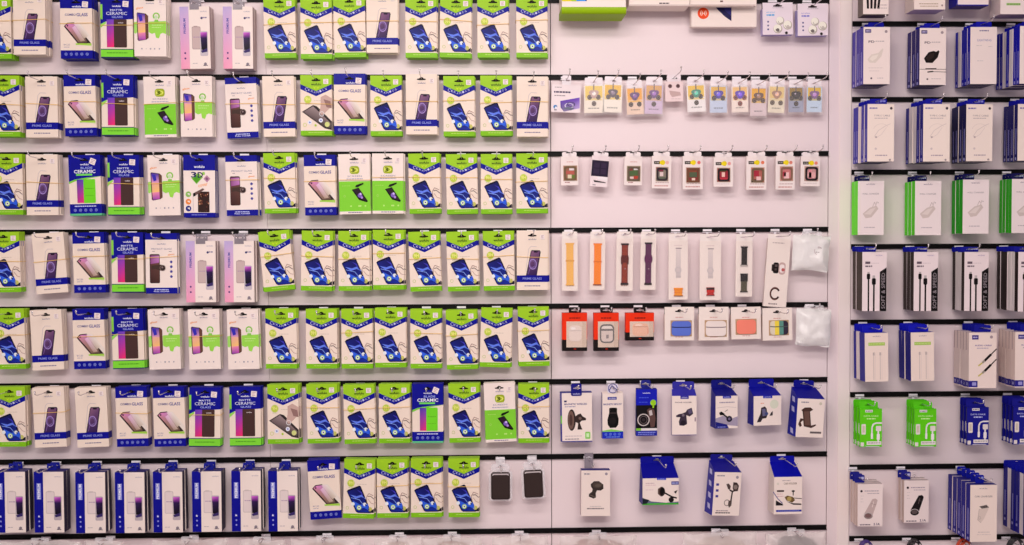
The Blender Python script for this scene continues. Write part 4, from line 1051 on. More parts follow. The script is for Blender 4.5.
def a(b):
    b.rect(0, 0, 21.6, 16, (30, 40, 190), 1); b.text(10.6, 3.6, 8, 1.3, LOGO, (226, 228, 250), 2); b.dash(3, 8, 13, .8, (90, 110, 226), 2); b.dash(3, 12.6, 12, .8, (80, 100, 216), 2)
    b.grad(0, 16, 21.6, 40, (30, 24, 30), (20, 14, 18), 1); b.ring(7.6, 31, 6.4, 1.1, (206, 196, 196), 3, 20); b.ring(7.6, 31, 4, .6, (120, 106, 110), 3, 16); b.disk(7.6, 31, 1.8, (66, 54, 60), 3, 10)
    b.poly([(11, 21), (14, 19), (18.6, 20.6), (20, 30), (19, 38), (15, 39), (13.6, 30)], (110, 84, 80), 2); b.poly([(13, 22), (16, 21), (17, 26), (14, 27)], (206, 196, 196), 3)
    b.disk(17.6, 13.6, 3.1, (166, 214, 50), 3, 14); b.rect(16.8, 16, 18.4, 19, (166, 214, 50), 3)
    b.rect(0, 39.6, 21.6, 42, (232, 226, 226), 2); b.rect(0, 39.6, 5, 42, (140, 200, 70), 3); b.rect(0, 42, 21.6, 47.4, (50, 56, 170), 2); b.dash(2, 43.4, 20, .9, (150, 160, 230), 3); b.dash(2, 45.4, 19, .7, (150, 160, 230), 3)
d = slope_carton(21.6, 47.4, 13, 1, (30, 40, 190), (70, 66, 150), (50, 54, 150), 10, 8, a, .5)
mid(d, 'phone_holder_box', 636, 389.5, .05, 'narrow blue box with a dark photo of a ring mount and lime disc', 'box', 5, 0, 2, short='dark photo ring mount box')
def a(b):
    b.rect(8.5, 0, 17, 3, (70, 66, 170), 1); b.text(12.8, 1.4, 6, 1.1, LOGO, (210, 210, 240), 2); b.text(11.6, 6.6, 17, 1.3, 'PHONE HOLDER', (130, 110, 120), 1)
    b.poly([(4, 20), (7, 18.4), (10, 18), (14, 16.4), (15.4, 14), (20, 12), (21.6, 18), (18, 21), (14.6, 19.6), (15, 24), (15.4, 28.6), (12, 30.4), (7.6, 30), (7, 26), (8.4, 21.6), (4.6, 21.6)], (74, 62, 80), 1); b.disk(11.4, 19.6, 1.4, (140, 126, 140), 2, 8); b.poly([(16, 14.6), (19.6, 13), (20.6, 17.4), (17.4, 18.6)], (110, 100, 130), 2); b.disk(11.4, 27.4, 2.6, (50, 40, 54), 2, 10)
    b.rect(0, 39.4, 25, 40, (90, 80, 150), 1); b.dash(23, 22, 24.8, 4, (170, 150, 160))
d = slope_carton(25, 40, 16, 6.2, WHITE, (196, 186, 206), (66, 62, 170), 22.5, 7.6, a, .8)
mid(d, 'phone_holder_box', 672, 396, .065, 'white box picturing a dark grey clamp mount, violet-blue sloping top', 'box', 5, 0, 0, short='grey clamp mount box')
def a(b):
    b.rect(7.6, 0, 16.4, 2.6, (56, 60, 180), 1); b.text(12, 1.2, 6, 1, LOGO, (206, 210, 244), 2); b.dash(4, 6, 20, 1.2, (170, 160, 176))
    b.line([(1, 12), (12, 11), (22, 12)], .3, (190, 176, 180), 1)
    b.poly([(0, 22.6), (8, 20), (15, 24), (23.4, 21), (23.4, 31), (0, 28.4)], (176, 166, 186), 1); b.poly([(0, 26), (12, 29), (14, 33), (0, 33)], (40, 44, 140), 2)
    b.poly([(3.6, 17), (6, 15.6), (9.4, 18), (9, 19.6), (4.6, 19.4)], BLK, 3); b.line([(8, 18.4), (13.6, 23)], 1.6, (50, 40, 50), 3); b.disk(14.4, 23.4, 3.2, (50, 44, 66), 3, 12); b.disk(14.4, 23.4, 1.4, (130, 120, 150), 4, 9); b.line([(9.6, 16), (13, 14)], .5, (90, 80, 80), 3)
    b.dash(2, 31, 11, .9, (150, 156, 226), 3)
d = slope_carton(23.4, 33, 42, 6.4, WHITE, (40, 42, 150), (22, 26, 138), 22, 8, a, 1)
mid(d, 'phone_holder_box', 715.2, 396, .07, 'blue and white box picturing an arm mount above grey dashboard', 'box', 5, 0, 8, short='arm mount box')
def a(b):
    b.rect(10, -.2, 20, 2.4, (50, 60, 186), 1); b.text(15, 1, 7, 1, LOGO, (206, 210, 244), 2)
    b.disk(22, 8.6, 4.6, (220, 222, 206), 1, 16); b.dash(7.4, 7, 11, .8, (230, 160, 130))
    b.poly([(8, 12), (12, 10.6), (14, 13), (14.6, 20), (13.6, 22.6), (9.6, 23), (7.6, 26.4), (3.4, 26.6), (5.4, 22), (7.4, 18)], (66, 56, 64), 1); b.poly([(9, 13), (12.6, 13), (13.2, 20), (9.6, 20.6)], (120, 116, 150), 2); b.disk(13.8, 18, 1.8, (80, 90, 140), 3, 9); b.poly([(18.6, 17), (20.6, 15.6), (20.4, 20), (17, 20.4)], (80, 70, 74), 1)
d = slope_carton(29.6, 30, 44, 7.2, WHITE, (40, 42, 160), (18, 24, 164), 27, 8, a, 1.2)
mid(d, 'phone_holder_box', 753, 396, .07, 'wide blue and white box picturing a small clip mount', 'box', 5, 0, 8, short='small clip mount box')
def a(b):
    b.dash(4, 3, 12, 1.2, (150, 146, 160)); b.disk(24.6, 4.6, 1.6, (214, 206, 190), 1, 8)
    b.poly([(4.4, 11.6), (8, 9), (14, 8.6), (17, 11), (13.8, 13), (15.8, 27), (20.6, 25.6), (21, 27), (16, 29.6), (8, 28), (7, 22), (4.6, 24), (6, 27.4), (4, 29), (2, 26), (4, 20), (7, 20.4), (5.8, 13)], (90, 66, 60), 1); b.poly([(7.4, 13), (12.6, 12.6), (14.6, 26.4), (9, 26.8)], (120, 92, 84), 2); b.rect(15, 33, 27, 35, (120, 110, 112), 1)
def aa(b): a(b)
d = slope_carton(29, 39, 56, 9.2, WHITE, (36, 42, 170), (14, 18, 152), 22, 7, a, 1.5, (2, 12, 34))
mid(d, 'phone_holder_box', 798, 399, .085, 'blue and white box twisted on its hook, picturing a handlebar clamp', 'box', 5, -3.5, 7, short='handlebar clamp box')

# --- bottom row ---------------------------------------------------------------------
def a(b):
    b.dash(3, 3, 9, 1.2, (150, 146, 160)); b.disk(25.4, 3.6, 1.5, (170, 160, 170), 1, 8)
    b.poly([(9.6, 14), (13, 11), (18, 11), (22.4, 14.4), (22.6, 18.6), (20, 20.6), (16, 20.4), (14.8, 23), (15, 27.6), (12.6, 28.8), (7.6, 26.6), (8, 24), (11, 21.6), (11.6, 19), (10, 17)], (72, 62, 58), 1); b.disk(16.4, 15, 5, (92, 80, 74), 2, 14, 3); b.disk(17, 15.4, 3, (110, 98, 90), 3, 12, 1.6); b.line([(9, 25), (13.6, 27)], .8, (120, 106, 100), 3)
    b.dash(9, 36.4, 20, .6, (196, 186, 186)); b.dash(6, 38.4, 23, 1.2, (140, 130, 134))
hole = (8.6, -11)
b = B(*hole); b.box(0, 0, 29.4, 46.6, 28, (240, 226, 220), (222, 206, 206), (58, 50, 140)); a(b)
tb = B(*hole, M_GREYTAB); tb.hslab([(4, -16), (4, 0), (13, 0), (13, -16)], euro(8.6, -11, 6), -26, -25.4, (170, 160, 180))
d = dict(mesh=b.mesh('mount_box'), tab=tb.mesh('hang_tab'), hole=hole, w=29.4, h=46.6)
mid(d, 'phone_holder_box', 581.4, 470.5, .06, 'tall white box picturing a dark disc mount, bottom row', 'box', 6, -.4, 0, short='dark disc mount box')
def a(b):
    b.rect(14.6, -.4, 24, 1.8, (60, 70, 200), 1); b.text(19, .8, 7, 1, LOGO, (200, 206, 244), 2); b.dash(3, 4.6, 12, .8, (206, 180, 186)); b.dash(3, 6.6, 14, .6, (220, 190, 196)); b.dash(3, 11.4, 11, .6, (220, 196, 200)); b.rect(29.4, 3.4, 37, 6.8, (60, 60, 150), 1); b.dash(30, 4.6, 36.4, 1, (190, 196, 236), 2)
    b.poly([(0, 19.6), (9, 23.4), (24, 25), (37, 24), (37, 26), (0, 26)], (120, 130, 150), 1); b.poly([(0, 20), (7, 22), (4, 26), (0, 26)], (40, 50, 60), 2); b.rect(0, 25.4, 37, 27, (80, 186, 60), 2)
    b.disk(19.4, 13.6, 3.2, (90, 70, 66), 2, 14, 5); b.disk(20.4, 13.6, 2.6, BLK, 3, 14, 4.4); b.line([(22, 14.6), (30, 19), (35, 20.4)], 1.5, (46, 36, 40), 3); b.disk(29.4, 22, 2.8, (40, 30, 34), 3, 10); b.poly([(32, 14), (36, 12), (34, 16)], (60, 50, 54), 2); b.poly([(15.6, 11), (17, 9.6), (17, 17), (15.6, 16)], (130, 110, 104), 2)
d = slope_carton(37, 27, 48, 11.6, WHITE, (44, 44, 150), (12, 16, 158), 35, 7, a, 1.2)
mid(d, 'phone_holder_box', 642.6, 478.4, .075, 'low wide box picturing a long arm mount, green lower edge, bottom row', 'box', 6, -.4, 3, short='long arm mount box')
def a(b):
    b.dash(3, 3, 11, 1.2, (150, 146, 160)); b.disk(25, 5, 1.6, (170, 160, 170), 1, 8)
    for v in (12.6, 18.6, 24.4): b.rect(2.4, v - 1.2, 5.4, v + 1.2, (86, 80, 160), 1)
    b.poly([(13.4, 12), (16, 11.4), (18.4, 14), (17.8, 18), (15.6, 17)], (100, 84, 80), 1); b.poly([(21, 10), (25, 10.4), (27.4, 13.6), (26.4, 19), (22, 19.4), (20.6, 16)], (80, 66, 64), 1); b.disk(23.6, 15, 2.4, (150, 136, 130), 2, 10); b.line([(17.4, 18), (20.6, 19.4), (22.4, 18.6)], 1.6, (70, 56, 56), 2); b.line([(20.6, 19), (19.4, 30)], 1.5, (70, 60, 60), 2)
    b.ring(15.4, 31, 3.4, .9, (160, 148, 144), 1, 14); b.poly([(17, 29), (20.6, 28), (20.4, 33.6), (18, 36), (16.6, 33)], (110, 96, 92), 2); b.dash(4, 38.6, 17, 1, (170, 156, 160)); b.dash(3.4, 40.6, 20, 1.2, (110, 100, 106))
def side_icons(b):
    pass
d = slope_carton(29.4, 44, 50, 8.6, (242, 228, 222), (70, 66, 170), (36, 34, 150), 24.5, 6, a, 1.5, (1, 13, 25, 36))
mid(d, 'phone_holder_box', 714.6, 472.4, .08, 'white and violet-blue box turned aside, picturing a two-clamp mount, bottom row', 'box', 6, -4, 12, short='two-clamp mount box')
def a(b):
    b.rect(10, -1.4, 22, 0, (60, 70, 200), 1) if False else None
    b.dash(8.6, 3.4, 17, .8, (190, 176, 180)); b.text(17, 6.8, 14, 2, 'CAR HOLDER', (160, 140, 130), 1); b.disk(4, 7, 1.3, (226, 216, 206), 1, 8); b.rect(3, 13.4, 10.4, 15.2, (80, 60, 60), 1); b.dash(3, 17, 9, .7, (220, 180, 186)); b.dash(3, 19.4, 10, .7, (220, 180, 186))
    b.line([(20, 14.4), (20, 19)], 1, BLK, 2); b.disk(20, 14.6, 1.8, BLK, 2, 9, 1); b.poly([(11, 20.6), (14, 19), (20, 20.6), (22, 24), (19, 26.4), (13, 24)], (130, 106, 70), 1); b.disk(16, 22.4, 2.4, (190, 170, 110), 2, 10); b.line([(20, 21.6), (29, 22.4)], .7, (90, 80, 80), 2); b.poly([(13, 25), (20, 27), (28.6, 27.4), (28.6, 28.8), (20, 28.4)], (44, 36, 40), 2)
    b.poly([(2, 23.6), (9.6, 28), (9.6, 29), (2, 29)], (44, 36, 44), 2); b.line([(-1, 15), (4, 22), (9, 27)], .7, (60, 66, 150), 3); b.rect(2.4, 33.6, 29, 35.6, (50, 56, 170), 1); b.dash(4, 34.3, 27, .7, (140, 150, 220), 2)
d = slope_carton(29.4, 38, 50, 11.6, (242, 228, 222), (236, 222, 214), (12, 18, 174), 26, 6, a, 1.6)
mid(d, 'phone_holder_box', 774, 477, .08, 'white box with a blue sloping top picturing a dashboard mount, last of bottom row', 'box', 6, -.5, 4, short='dashboard mount box')
# lettering on the blue slope: a thin printed flash
# --- card wallets -------------------------------------------------------------------
def wallet_pack():
    w, h = 24, 37
    hole = (12, 2.6)
    b = B(*hole, M_CLEAR)
    b.hslab(rrect(2.6, 0, 21.4, 8, 3, 4), euro(12, 3.4, 7.5), -.6, .1, (240, 236, 242)); b.slab(rrect(0, 7.4, w, h + 1.2, 3.4, 4), -9, -.2, (240, 236, 242))
    pb = B(*hole); pb.slab(rrect(2.4, 8.6, 21.6, 36.4, 2.4, 4), .2, 3.2, (72, 58, 56)); pb.wbase = 3.2
    pb.poly([(3.4, 9.6), (20.6, 9.6), (20.6, 12.2), (18.6, 11.2), (5.4, 11.2), (3.4, 12.2)], (206, 196, 198), 1)
    pb.hslab(rrect(3.2, 9.4, 20.8, 35.6, 1.8, 4), rrect(3.7, 9.9, 20.3, 35.1, 1.5, 4), 0, .25, (54, 42, 42))
    ps = [('card_wallet', pb.mesh('card_wallet'))]
    tb = B(*hole, M_CLEAR); tb.hslab([(7.4, -6.4), (7.4, 3.6), (16.6, 3.6), (16.6, -6.4)], euro(12, 2.6, 6), .5, .9, (230, 226, 236))
    return dict(mesh=b.mesh('blister'), tab=tb.mesh('hang_tab'), hole=hole, w=w, h=h, parts=ps)
d = wallet_pack()
mid(d, 'card_wallet_pack', 488.6, 463.8, .045, 'dark brown card wallet in a clear pack, beside the lime boxes', 'pack', 6, 0, short='wallet beside the lime boxes')
mid(d, 'card_wallet_pack', 520.6, 461.6, .05, 'dark brown card wallet in a clear pack, slightly tilted', 'pack', 6, 2.5, short='tilted card wallet')

# --- bags on the lowest rail ---------------------------------------------------------
def bag_content(w, h, c, seed):
    rnd = random.Random(seed); vs, fs = [], []
    n, m = 16, 8
    for j in range(m + 1):
        for i in range(n):
            t = 2 * math.pi * i / n; q = math.pi * j / m
            r = 1 + .12 * rnd.uniform(-1, 1)
            vs.append((w / 2 * r * math.sin(q) ** .6 * math.cos(t), .013 * math.sin(q) ** .6 * math.sin(t), -.0135 - h / 2 + h / 2 * math.cos(q) * r))
    for j in range(m):
        for i in range(n):
            fs.append((j * n + i, j * n + (i + 1) % n, (j + 1) * n + (i + 1) % n, (j + 1) * n + i))
    me = bpy.data.meshes.new('content'); me.from_pydata(vs, [], fs)
    me.materials.append(plain('cable_coil_%d' % seed, c, .6, 0, .3, .3, .25, 120))
    return me
BG = [(40, 538.3, .215, (150, 130, 120), 'first'), (104, 538, .10, (190, 160, 150), 'second'), (190, 536.8, .20, (190, 150, 150), 'third'), (262, 537, .12, (206, 176, 166), 'fourth'), (325, 535.8, .19, (196, 160, 150), 'fifth'),
      (398, 535, .13, (200, 170, 160), 'sixth'), (452, 534.6, .16, (150, 90, 70), 'seventh'), (520, 533.6, .15, (206, 176, 170), 'eighth'), (598, 532.6, .21, (150, 74, 56), 'ninth'), (720, 529.5, .20, (206, 180, 170), 'tenth'), (796, 529.5, .165, (60, 36, 50), 'eleventh')]
for k, (x, y, w, c, nm) in enumerate(BG):
    dep = .05 + .012 * (k % 2)
    bag(x, y + 3.0, w, .12, dep, .040, 40 + k, f'clear crumpled bag cut by the lower picture edge, {nm} from the left', 7, 0, M_BAG, 18, 6, bag_content(w * .72, .09, c, k), short=f'{nm} clear bag of the lowest rail', nx=30, ny=14, group='clear bags on the lowest rail')
# ================================================================== the narrow bay: stacks of boxes on long hooks
U2 = 2.60 / 2.67
RG = 'boxed chargers and cables beyond the upright'
def stack_art(w, h, t, front, side, top, bottom, art, tab=None, bands=None, tabh=7.0, spine=None, hole_v=None):
    """tab = (u0, u1, colour): flap rising from the rear edge of the top"""
    tu = (tab[0] + tab[1]) / 2 if tab else w / 2
    hole = (tu, -tabh * .55 if tab else 3.5)
    b = B(*hole)
    b.box(0, 0, w, h, t, front, side, top, bottom, 0, bands)
    art(b)
    if spine:      # print on the spine, which faces the middle of the shop
        s = b
        for (v0, v1, f0, f1, c) in spine:
            i = [s.P(-.08, v0, -t * f0), s.P(-.08, v0, -t * f1), s.P(-.08, v1, -t * f1), s.P(-.08, v1, -t * f0)]
            s.face(i, c)
    d = dict(mesh=b.mesh('carton'), hole=hole, w=w, h=h)
    if tab:
        tb = B(*hole)
        tb.hslab(rrect(tab[0], -tabh, tab[1], .3, min(1.4, tabh * .3), 2), euro(tu, hole[1], min(7, tab[1] - tab[0] - 2)), -t, -t + .7, tab[2])
        if len(tab) > 3: 
            tb.wbase = -t + .7; tb.dash(tu + 1.5, -tabh * .75, tab[1] - .8, tabh * .3, tab[3], 1); tb.wbase = 0
        d['tab'] = tb.mesh('hang_tab')
    return d

def depth_from(xf, xb, db=.016):
    """depth of the front of a stack from where its front and rear edges are seen"""
    return D - (D - db) * (xb - VPX) / (xf - VPX)

VIO, DBL, BLU = (90, 76, 176), (30, 28, 130), (28, 30, 180)
def a_plug(dark):
    def a(b):
        b.rect(1.6, 2.2, 7.6, 5.6, (84, 72, 130), 1); b.dash(2.4, 3.4, 6.8, 1, (206, 196, 226), 2); b.disk(22.6, 4.4, 1.5, (170, 156, 160), 1, 8)
        b.text(8, 14.4, 6, 2.2, 'PD', (110, 96, 110), 1); b.dash(12, 13.6, 21, .8, (190, 176, 180))
        if dark:
            b.poly([(4.4, 30), (9, 24), (14, 22.6), (16.6, 23.6), (19, 22), (20, 23.4), (18.4, 29), (13, 34.6), (6.4, 34.4)], (34, 24, 22), 1); b.poly([(6, 30), (10, 25.4), (15, 24.6), (14, 29), (9, 32.6)], (58, 44, 40), 2)
            b.rect(0, 40.6, 27, 41.1, (110, 90, 90), 1); b.line([(6, 40.4), (17, 40.2)], .9, (50, 36, 34), 2); b.line([(8, 43.6), (14, 43)], 1.2, (50, 36, 34), 2); b.line([(13, 43.2), (27, 43.6)], .5, (60, 46, 44), 2)
            b.disk(8, 50.6, 1, (110, 96, 100), 1, 7); b.dash(12, 50, 22, .6, (200, 190, 190))
        else:
            b.poly([(4, 32), (8, 27), (15, 25.6), (19, 21), (20, 22), (18, 29), (12, 35.4), (6, 35)], (226, 214, 206), 1); b.poly([(6, 31.6), (9, 28.4), (15, 27), (13, 31), (9, 33.6)], (236, 226, 218), 2); b.dash(5, 40, 20, .6, (220, 206, 204)); b.dash(6, 43, 16, .6, (220, 206, 204)); b.disk(8, 50.6, 1, (110, 96, 110), 1, 7); b.dash(14, 50, 20, .8, (206, 196, 196))
    return a
def a_plain(b):
    b.dash(9, 3, 19, 1.2, (150, 140, 170)); b.text(14, 13, 14, 2.2, 'LIGHTNING', (150, 146, 190), 1, False); b.dash(6, 18, 12, .5, (206, 196, 196)); b.dash(18, 19, 22, .5, (206, 196, 196)); b.dash(7, 33, 13, .8, (216, 206, 206))
def a_line(b):
    b.dash(2, 3.4, 10, 1.3, (130, 120, 180)); b.disk(23.6, 4.2, 1.4, (90, 76, 86), 1, 8); b.text(14.4, 11.4, 16, 1.6, 'TYPE-C CABLE', (150, 136, 150), 1, False); b.dash(7, 13.6, 20, .7, (190, 176, 180))
    b.ring(14, 27, 8.6, .5, (226, 212, 206), 1, 20, 200, 320, .9); b.line([(7, 32), (11, 26), (19, 21), (23, 19.4)], .6, (220, 206, 202), 1); b.line([(9, 33), (14, 30), (19, 23)], .5, (224, 210, 206), 1); b.disk(8.6, 32.6, 1.1, (196, 180, 180), 2, 7); b.disk(8.4, 44, 1.2, (214, 200, 200), 1, 8); b.dash(8, 50, 20, 1.1, (186, 170, 180)); b.disk(22.6, 55, 1.1, (170, 156, 160), 1, 7)
def a_brick(b):
    b.text(13, 3.2, 9, 1.6, LOGO, (120, 110, 140), 1, False); b.text(13, 13, 17, 1.5, 'WALL CHARGER', (150, 140, 150), 1, False)
    b.poly([(5, 33), (12, 27), (19, 25), (21, 28), (14, 36.6), (8, 37.6)], (214, 200, 196), 1); b.poly([(6.4, 33.4), (12.6, 28.4), (18.4, 26.6), (13, 34)], (226, 214, 210), 2); b.line([(15, 26), (17, 21.4), (18, 23.6)], .5, (196, 182, 180), 1); b.line([(18, 25.4), (19.6, 20.6)], .5, (196, 182, 180), 1); b.disk(20.6, 22, .5, (150, 140, 140), 1, 6); b.dash(6.6, 46.4, 18, .9, (196, 184, 190))
def a_soft(b):
    b.text(17, 3.4, 7, 1.3, LOGO, (160, 140, 190), 1, False); b.rect(3, 9.6, 8, 12, (120, 104, 116), 1); b.dash(9, 11, 17, .5, (206, 190, 196)); b.dash(3, 13.6, 10, 1.5, (130, 116, 126))
    b.poly(rrect(4.6, 21.6, 8, 27.6, 1.1, 2), (24, 16, 18), 1); b.rect(5.6, 27, 7.1, 59.6, (26, 18, 20), 2); b.rect(5.2, 20, 7.4, 21.8, (190, 180, 180), 2)
    b.poly(rrect(9.8, 26.4, 13.8, 33, 1.1, 2), (24, 16, 18), 1); b.rect(11, 32, 12.7, 59.6, (26, 18, 20), 2); b.rect(10.4, 23.6, 13, 26.4, (196, 188, 188), 2)
    b.poly([(17.8, 20), (24.6, 15.6), (24.6, 59.6), (17.8, 59.6)], (24, 16, 18), 1); b.text(21.3, 39, 36, 3.6, 'SOFT & SPEED', (168, 158, 164), 2, False, -90)
def a_audio(b):
    b.text(12, 3.4, 8, 1.3, LOGO, (140, 130, 160), 1, False); b.rect(3.6, 9.6, 20.4, 12.8, (176, 206, 110), 1); b.dash(4, 10.6, 20, .9, (206, 226, 150), 2)
    for u in (8, 14.6): b.rect(u, 19.6, u + 1.8, 22.6, (200, 186, 184), 2); b.rect(u + .4, 22.6, u + 1.3, 47, (216, 202, 198), 1)
    for u in (10.4, 17): b.rect(u, 20, u + .4, 47, (226, 212, 208), 1)
def a_plugs(b):
    b.rect(3, 2.6, 9.6, 7, (84, 72, 150), 1); b.dash(4, 4.2, 9, 1.2, (196, 190, 226), 2); b.disk(22.6, 4.6, 1.6, (176, 160, 166), 1, 8); b.text(14.4, 13, 17, 1.5, 'AUDIO CABLE', (130, 110, 170), 1); b.dash(8, 15.4, 20, .7, (170, 156, 186))
    for dv in (0, 10.4):
        b.line([(28, 16.5 + dv), (22, 22.6 + dv)], 1.1, (44, 34, 34), 1); b.line([(22.4, 22 + dv), (15.8, 28.6 + dv)], 2.4, (40, 30, 32), 2); b.line([(16, 28.2 + dv), (13.6, 30.4 + dv)], 2.2, (170, 160, 150), 3); b.line([(13.6, 30.4 + dv), (9.6, 33.6 + dv)], 1.3, (206, 196, 110), 2)
    b.rect(-.02, 48.6, 9, 55, (56, 48, 150), 1); b.poly(rrect(3.4, 50, 7.6, 53.4, .6, 2), (170, 166, 220), 2)
def a_data(c, tint):
    def a(b):
        b.rect(5.4, 1, 13, 3.4, (236, 230, 232), 1); b.dash(6, 1.8, 12.4, .9, (120, 120, 130), 2); b.text(11.4, 7.2, 15, 1.5, 'DATA CABLE', tint, 1); b.dash(7, 9.4, 16, 1.2, tint)
        b.poly(rrect(1.6, 15.4, 6, 26, .8, 2), (236, 226, 222), 1); b.rect(2.6, 17, 5, 24, (214, 204, 190), 2)
        b.line([(22.5, 14.4), (16.6, 14.4), (13.6, 15.6), (12.4, 18.6), (12.2, 30)], 1.5, (236, 230, 232), 2); b.poly(rrect(11.2, 24.6, 13.4, 30.6, .6, 2), (240, 234, 236), 3)
        b.poly(rrect(16.4, 17.4, 21.8, 22.6, .7, 2), (232, 222, 220), 2); b.line([(18.8, 22.6), (18.8, 36)], 1.6, (236, 230, 232), 2); b.poly(rrect(17.2, 25.4, 20.4, 31.6, .7, 2), (242, 236, 238), 3)
        b.rect(7, 33, 22, 36.6, (236, 228, 226), 1); b.poly(rrect(.8, 34, 4.2, 38, .5, 2), (230, 222, 220), 2); b.dash(8, 34.2, 21, .8, (150, 150, 150), 2); b.rect(6, 37.8, 20, 38.4, (220, 214, 220), 1)
    return a
def a_charger(dark):
    def a(b):
        k = (40, 32, 34) if dark else (206, 186, 184)
        b.disk(3.8, 7.4, 1.3, (70, 56, 66), 1, 8); b.dash(7, 6.8, 22, .9, (180, 166, 180)); b.dash(10, 9.4, 22, .8, (190, 176, 186)); 
        for v in (12, 15, 18): b.dash(3, v, 6, .6, (216, 204, 204))
        b.poly([(7, 30), (15, 15.6), (18.6, 15), (20.4, 17), (19.6, 20), (15, 33.4), (11, 36), (7.6, 34)], k, 1); b.disk(11, 32.6, 4.6, tuple(int(x * .8) for x in k), 2, 14, 3.4); b.disk(10.8, 32.4, 3.2, (110, 96, 96) if dark else (140, 110, 110), 3, 12, 2.2); b.ring(10.8, 32.6, 4.6, .7, (206, 196, 196), 3, 16, 180, 360, .74); b.line([(14, 20), (19, 21.6)], .6, (90, 80, 80) if dark else (180, 160, 158), 3); b.line([(16.4, 18), (14.8, 24)], .6, (120, 106, 104) if dark else (240, 228, 224), 3)
        b.dash(2.4, 41.2, 13, 1.1, (130, 116, 130)); b.text(19.6, 41.2, 6.4, 2.4, '3.1A', (80, 66, 110), 1)
    return a
def a_house(b):
    b.text(13, 3.6, 8, 1.4, LOGO, (130, 120, 150), 1, False); b.text(13.4, 11.6, 18, 1.7, 'CAR CHARGER', (120, 110, 120), 1, False); b.poly([(9, 21.6), (16.4, 20), (19, 22.6), (12, 24)], (130, 120, 116), 1); b.dash(10, 21.6, 17, .8, (80, 70, 70), 2)
    b.poly([(9, 24), (19, 22.8), (14, 34), (11, 38), (7.4, 35), (8, 30)], (226, 210, 202), 1); b.line([(9, 24), (7.6, 35), (11, 38)], .4, (196, 180, 176), 2); b.ring(9.4, 33, 1.6, .4, (196, 180, 176), 2, 10); b.dash(8, 47, 20, .7, (210, 196, 194)); b.dash(7, 49.6, 21, .5, (216, 202, 200))
# (row, box factory, [(front x, front top y, rear x, boxes, label words)], shape)
SPW = (200, 190, 226)
def sp(n=1): return [(24, 50, .35, .6, (150, 146, 206)), (53, 55.6, .3, .7, (170, 166, 216))]
def stackrow(row, width, height, colours, arts, cols, tab, spine=None, name='cable_box', tilt=0, bands=None, tabh=7.0, hooked=True, side_alt=None, T=None, start=0):
    front, side, top, bottom = colours
    for j, (xf, yf, xb, n, words) in enumerate(cols):
        i = j + start
        df = depth_from(xf, xb)
        pitch = (df - .016) / n
        t = min(pitch * .93, T or 1) * 1000
        art = arts[j] if isinstance(arts, list) else arts
        sd = side[j] if isinstance(side, list) else side
        d = stack_art(width, height, t, front, sd, top, bottom, art, tab, bands, tabh, spine)
        alt = None
        hp = None
        rnd = random.Random(row * 10 + i)
        for k in range(n):
            dk = .016 + pitch * (k + 1)
            p = hole_point(d, xf, yf, df)
            p = Vector((p.x + (0 if k == n - 1 else rnd.uniform(-.0012, .0012)), -dk, p.z + (0 if k == n - 1 else rnd.uniform(-.001, .001)) ))
            hp = p
            pl = f'{ORD[i + 1]} stack, {RROW[row]}'
            lab = f'{words}, front of {pl}' if k == n - 1 else f'{words.split(" with")[0].split(" picturing")[0]}, {ORD[n - 1 - k]} behind front, {pl}'
            dd = d
            if side_alt and k in side_alt.get(j, ()):
                if alt is None:
                    alt = stack_art(width, height, t, front, (232, 222, 222), top, bottom, art, tab, bands, tabh)
                dd = alt
            make(dd, name, p, (0, -math.radians(tilt) + (0 if k == n - 1 else rnd.uniform(-.006, .006)), rnd.uniform(-.004, .004)), lab, 'box', RG, False)
        add_hook(hp.x, RZR[row], hp.z, df + .042, f'long peg hook through the {ORD[i + 1]} stack, {RROW[row]}', 'long hooks beyond the upright')
RROW = ['cut-off narrow-bay row', 'first narrow-bay row', 'second narrow-bay row', 'green narrow-bay row', 'SOFT & SPEED row', 'audio cable row', 'data cable row', 'car charger row', 'lowest row']
W1 = 'white wall plug box with '
stackrow(1, 26.6, 56.4, ((240, 226, 222), [VIO, (58, 46, 130), BLU, BLU], (60, 50, 150), (66, 46, 110)), [a_plug(False), a_plug(True), a_plain, a_plain],
         [(863.6, 27, 852, 3, 'violet-sided box with a pale plug picture'), (919.8, 28, 907.4, 3, 'violet-sided box with a black plug picture'), (970.6, 27, 955.4, 5, 'blue-sided plain white box'), (1020, 26, 996.5, 7, 'blue-sided box')],
         (8, 24, BLU), sp(), 'charger_box', 0, None, 6.5, True, {2: (1,), 3: (2, 4)})
stackrow(2, 26.6, 56.6, ((240, 226, 218), [(70, 62, 176), (46, 40, 150), (26, 24, 100), (22, 22, 120)], (40, 36, 150), (50, 40, 110)), a_line,
         [(867.6, 104, 853, 5, 'blue-sided cable box with a faint curve'), (923.4, 104, 906, 5, 'deep blue-sided cable box with a faint curve'), (966.4, 104.2, 951, 4, 'dark blue-sided cable box with a faint curve'), (1018, 104, 1003, 4, 'navy-sided cable box')],
         (5, 22, (30, 32, 170), (150, 150, 220)), sp(), 'cable_box', 0, None, 6, True, {0: (2,), 1: (1, 2)})
stackrow(3, 26.6, 54.4, ((238, 226, 226), [(124, 240, 60), (110, 226, 46), (50, 180, 44), (64, 190, 40)], (110, 200, 60), (140, 226, 80)), a_brick,
         [(858, 181, 851.4, 2, 'lime-sided white charger box with a grey brick'), (915.2, 181, 905, 3, 'green-sided white charger box with a grey brick'), (963, 179.6, 952, 3, 'dark green-sided white charger box with a grey brick'), (1012, 179, 999.4, 4, 'bright green-sided charger box')],
         (2.5, 15, (30, 30, 100), (190, 196, 226)), None, 'charger_box', 0, None, 6, True)
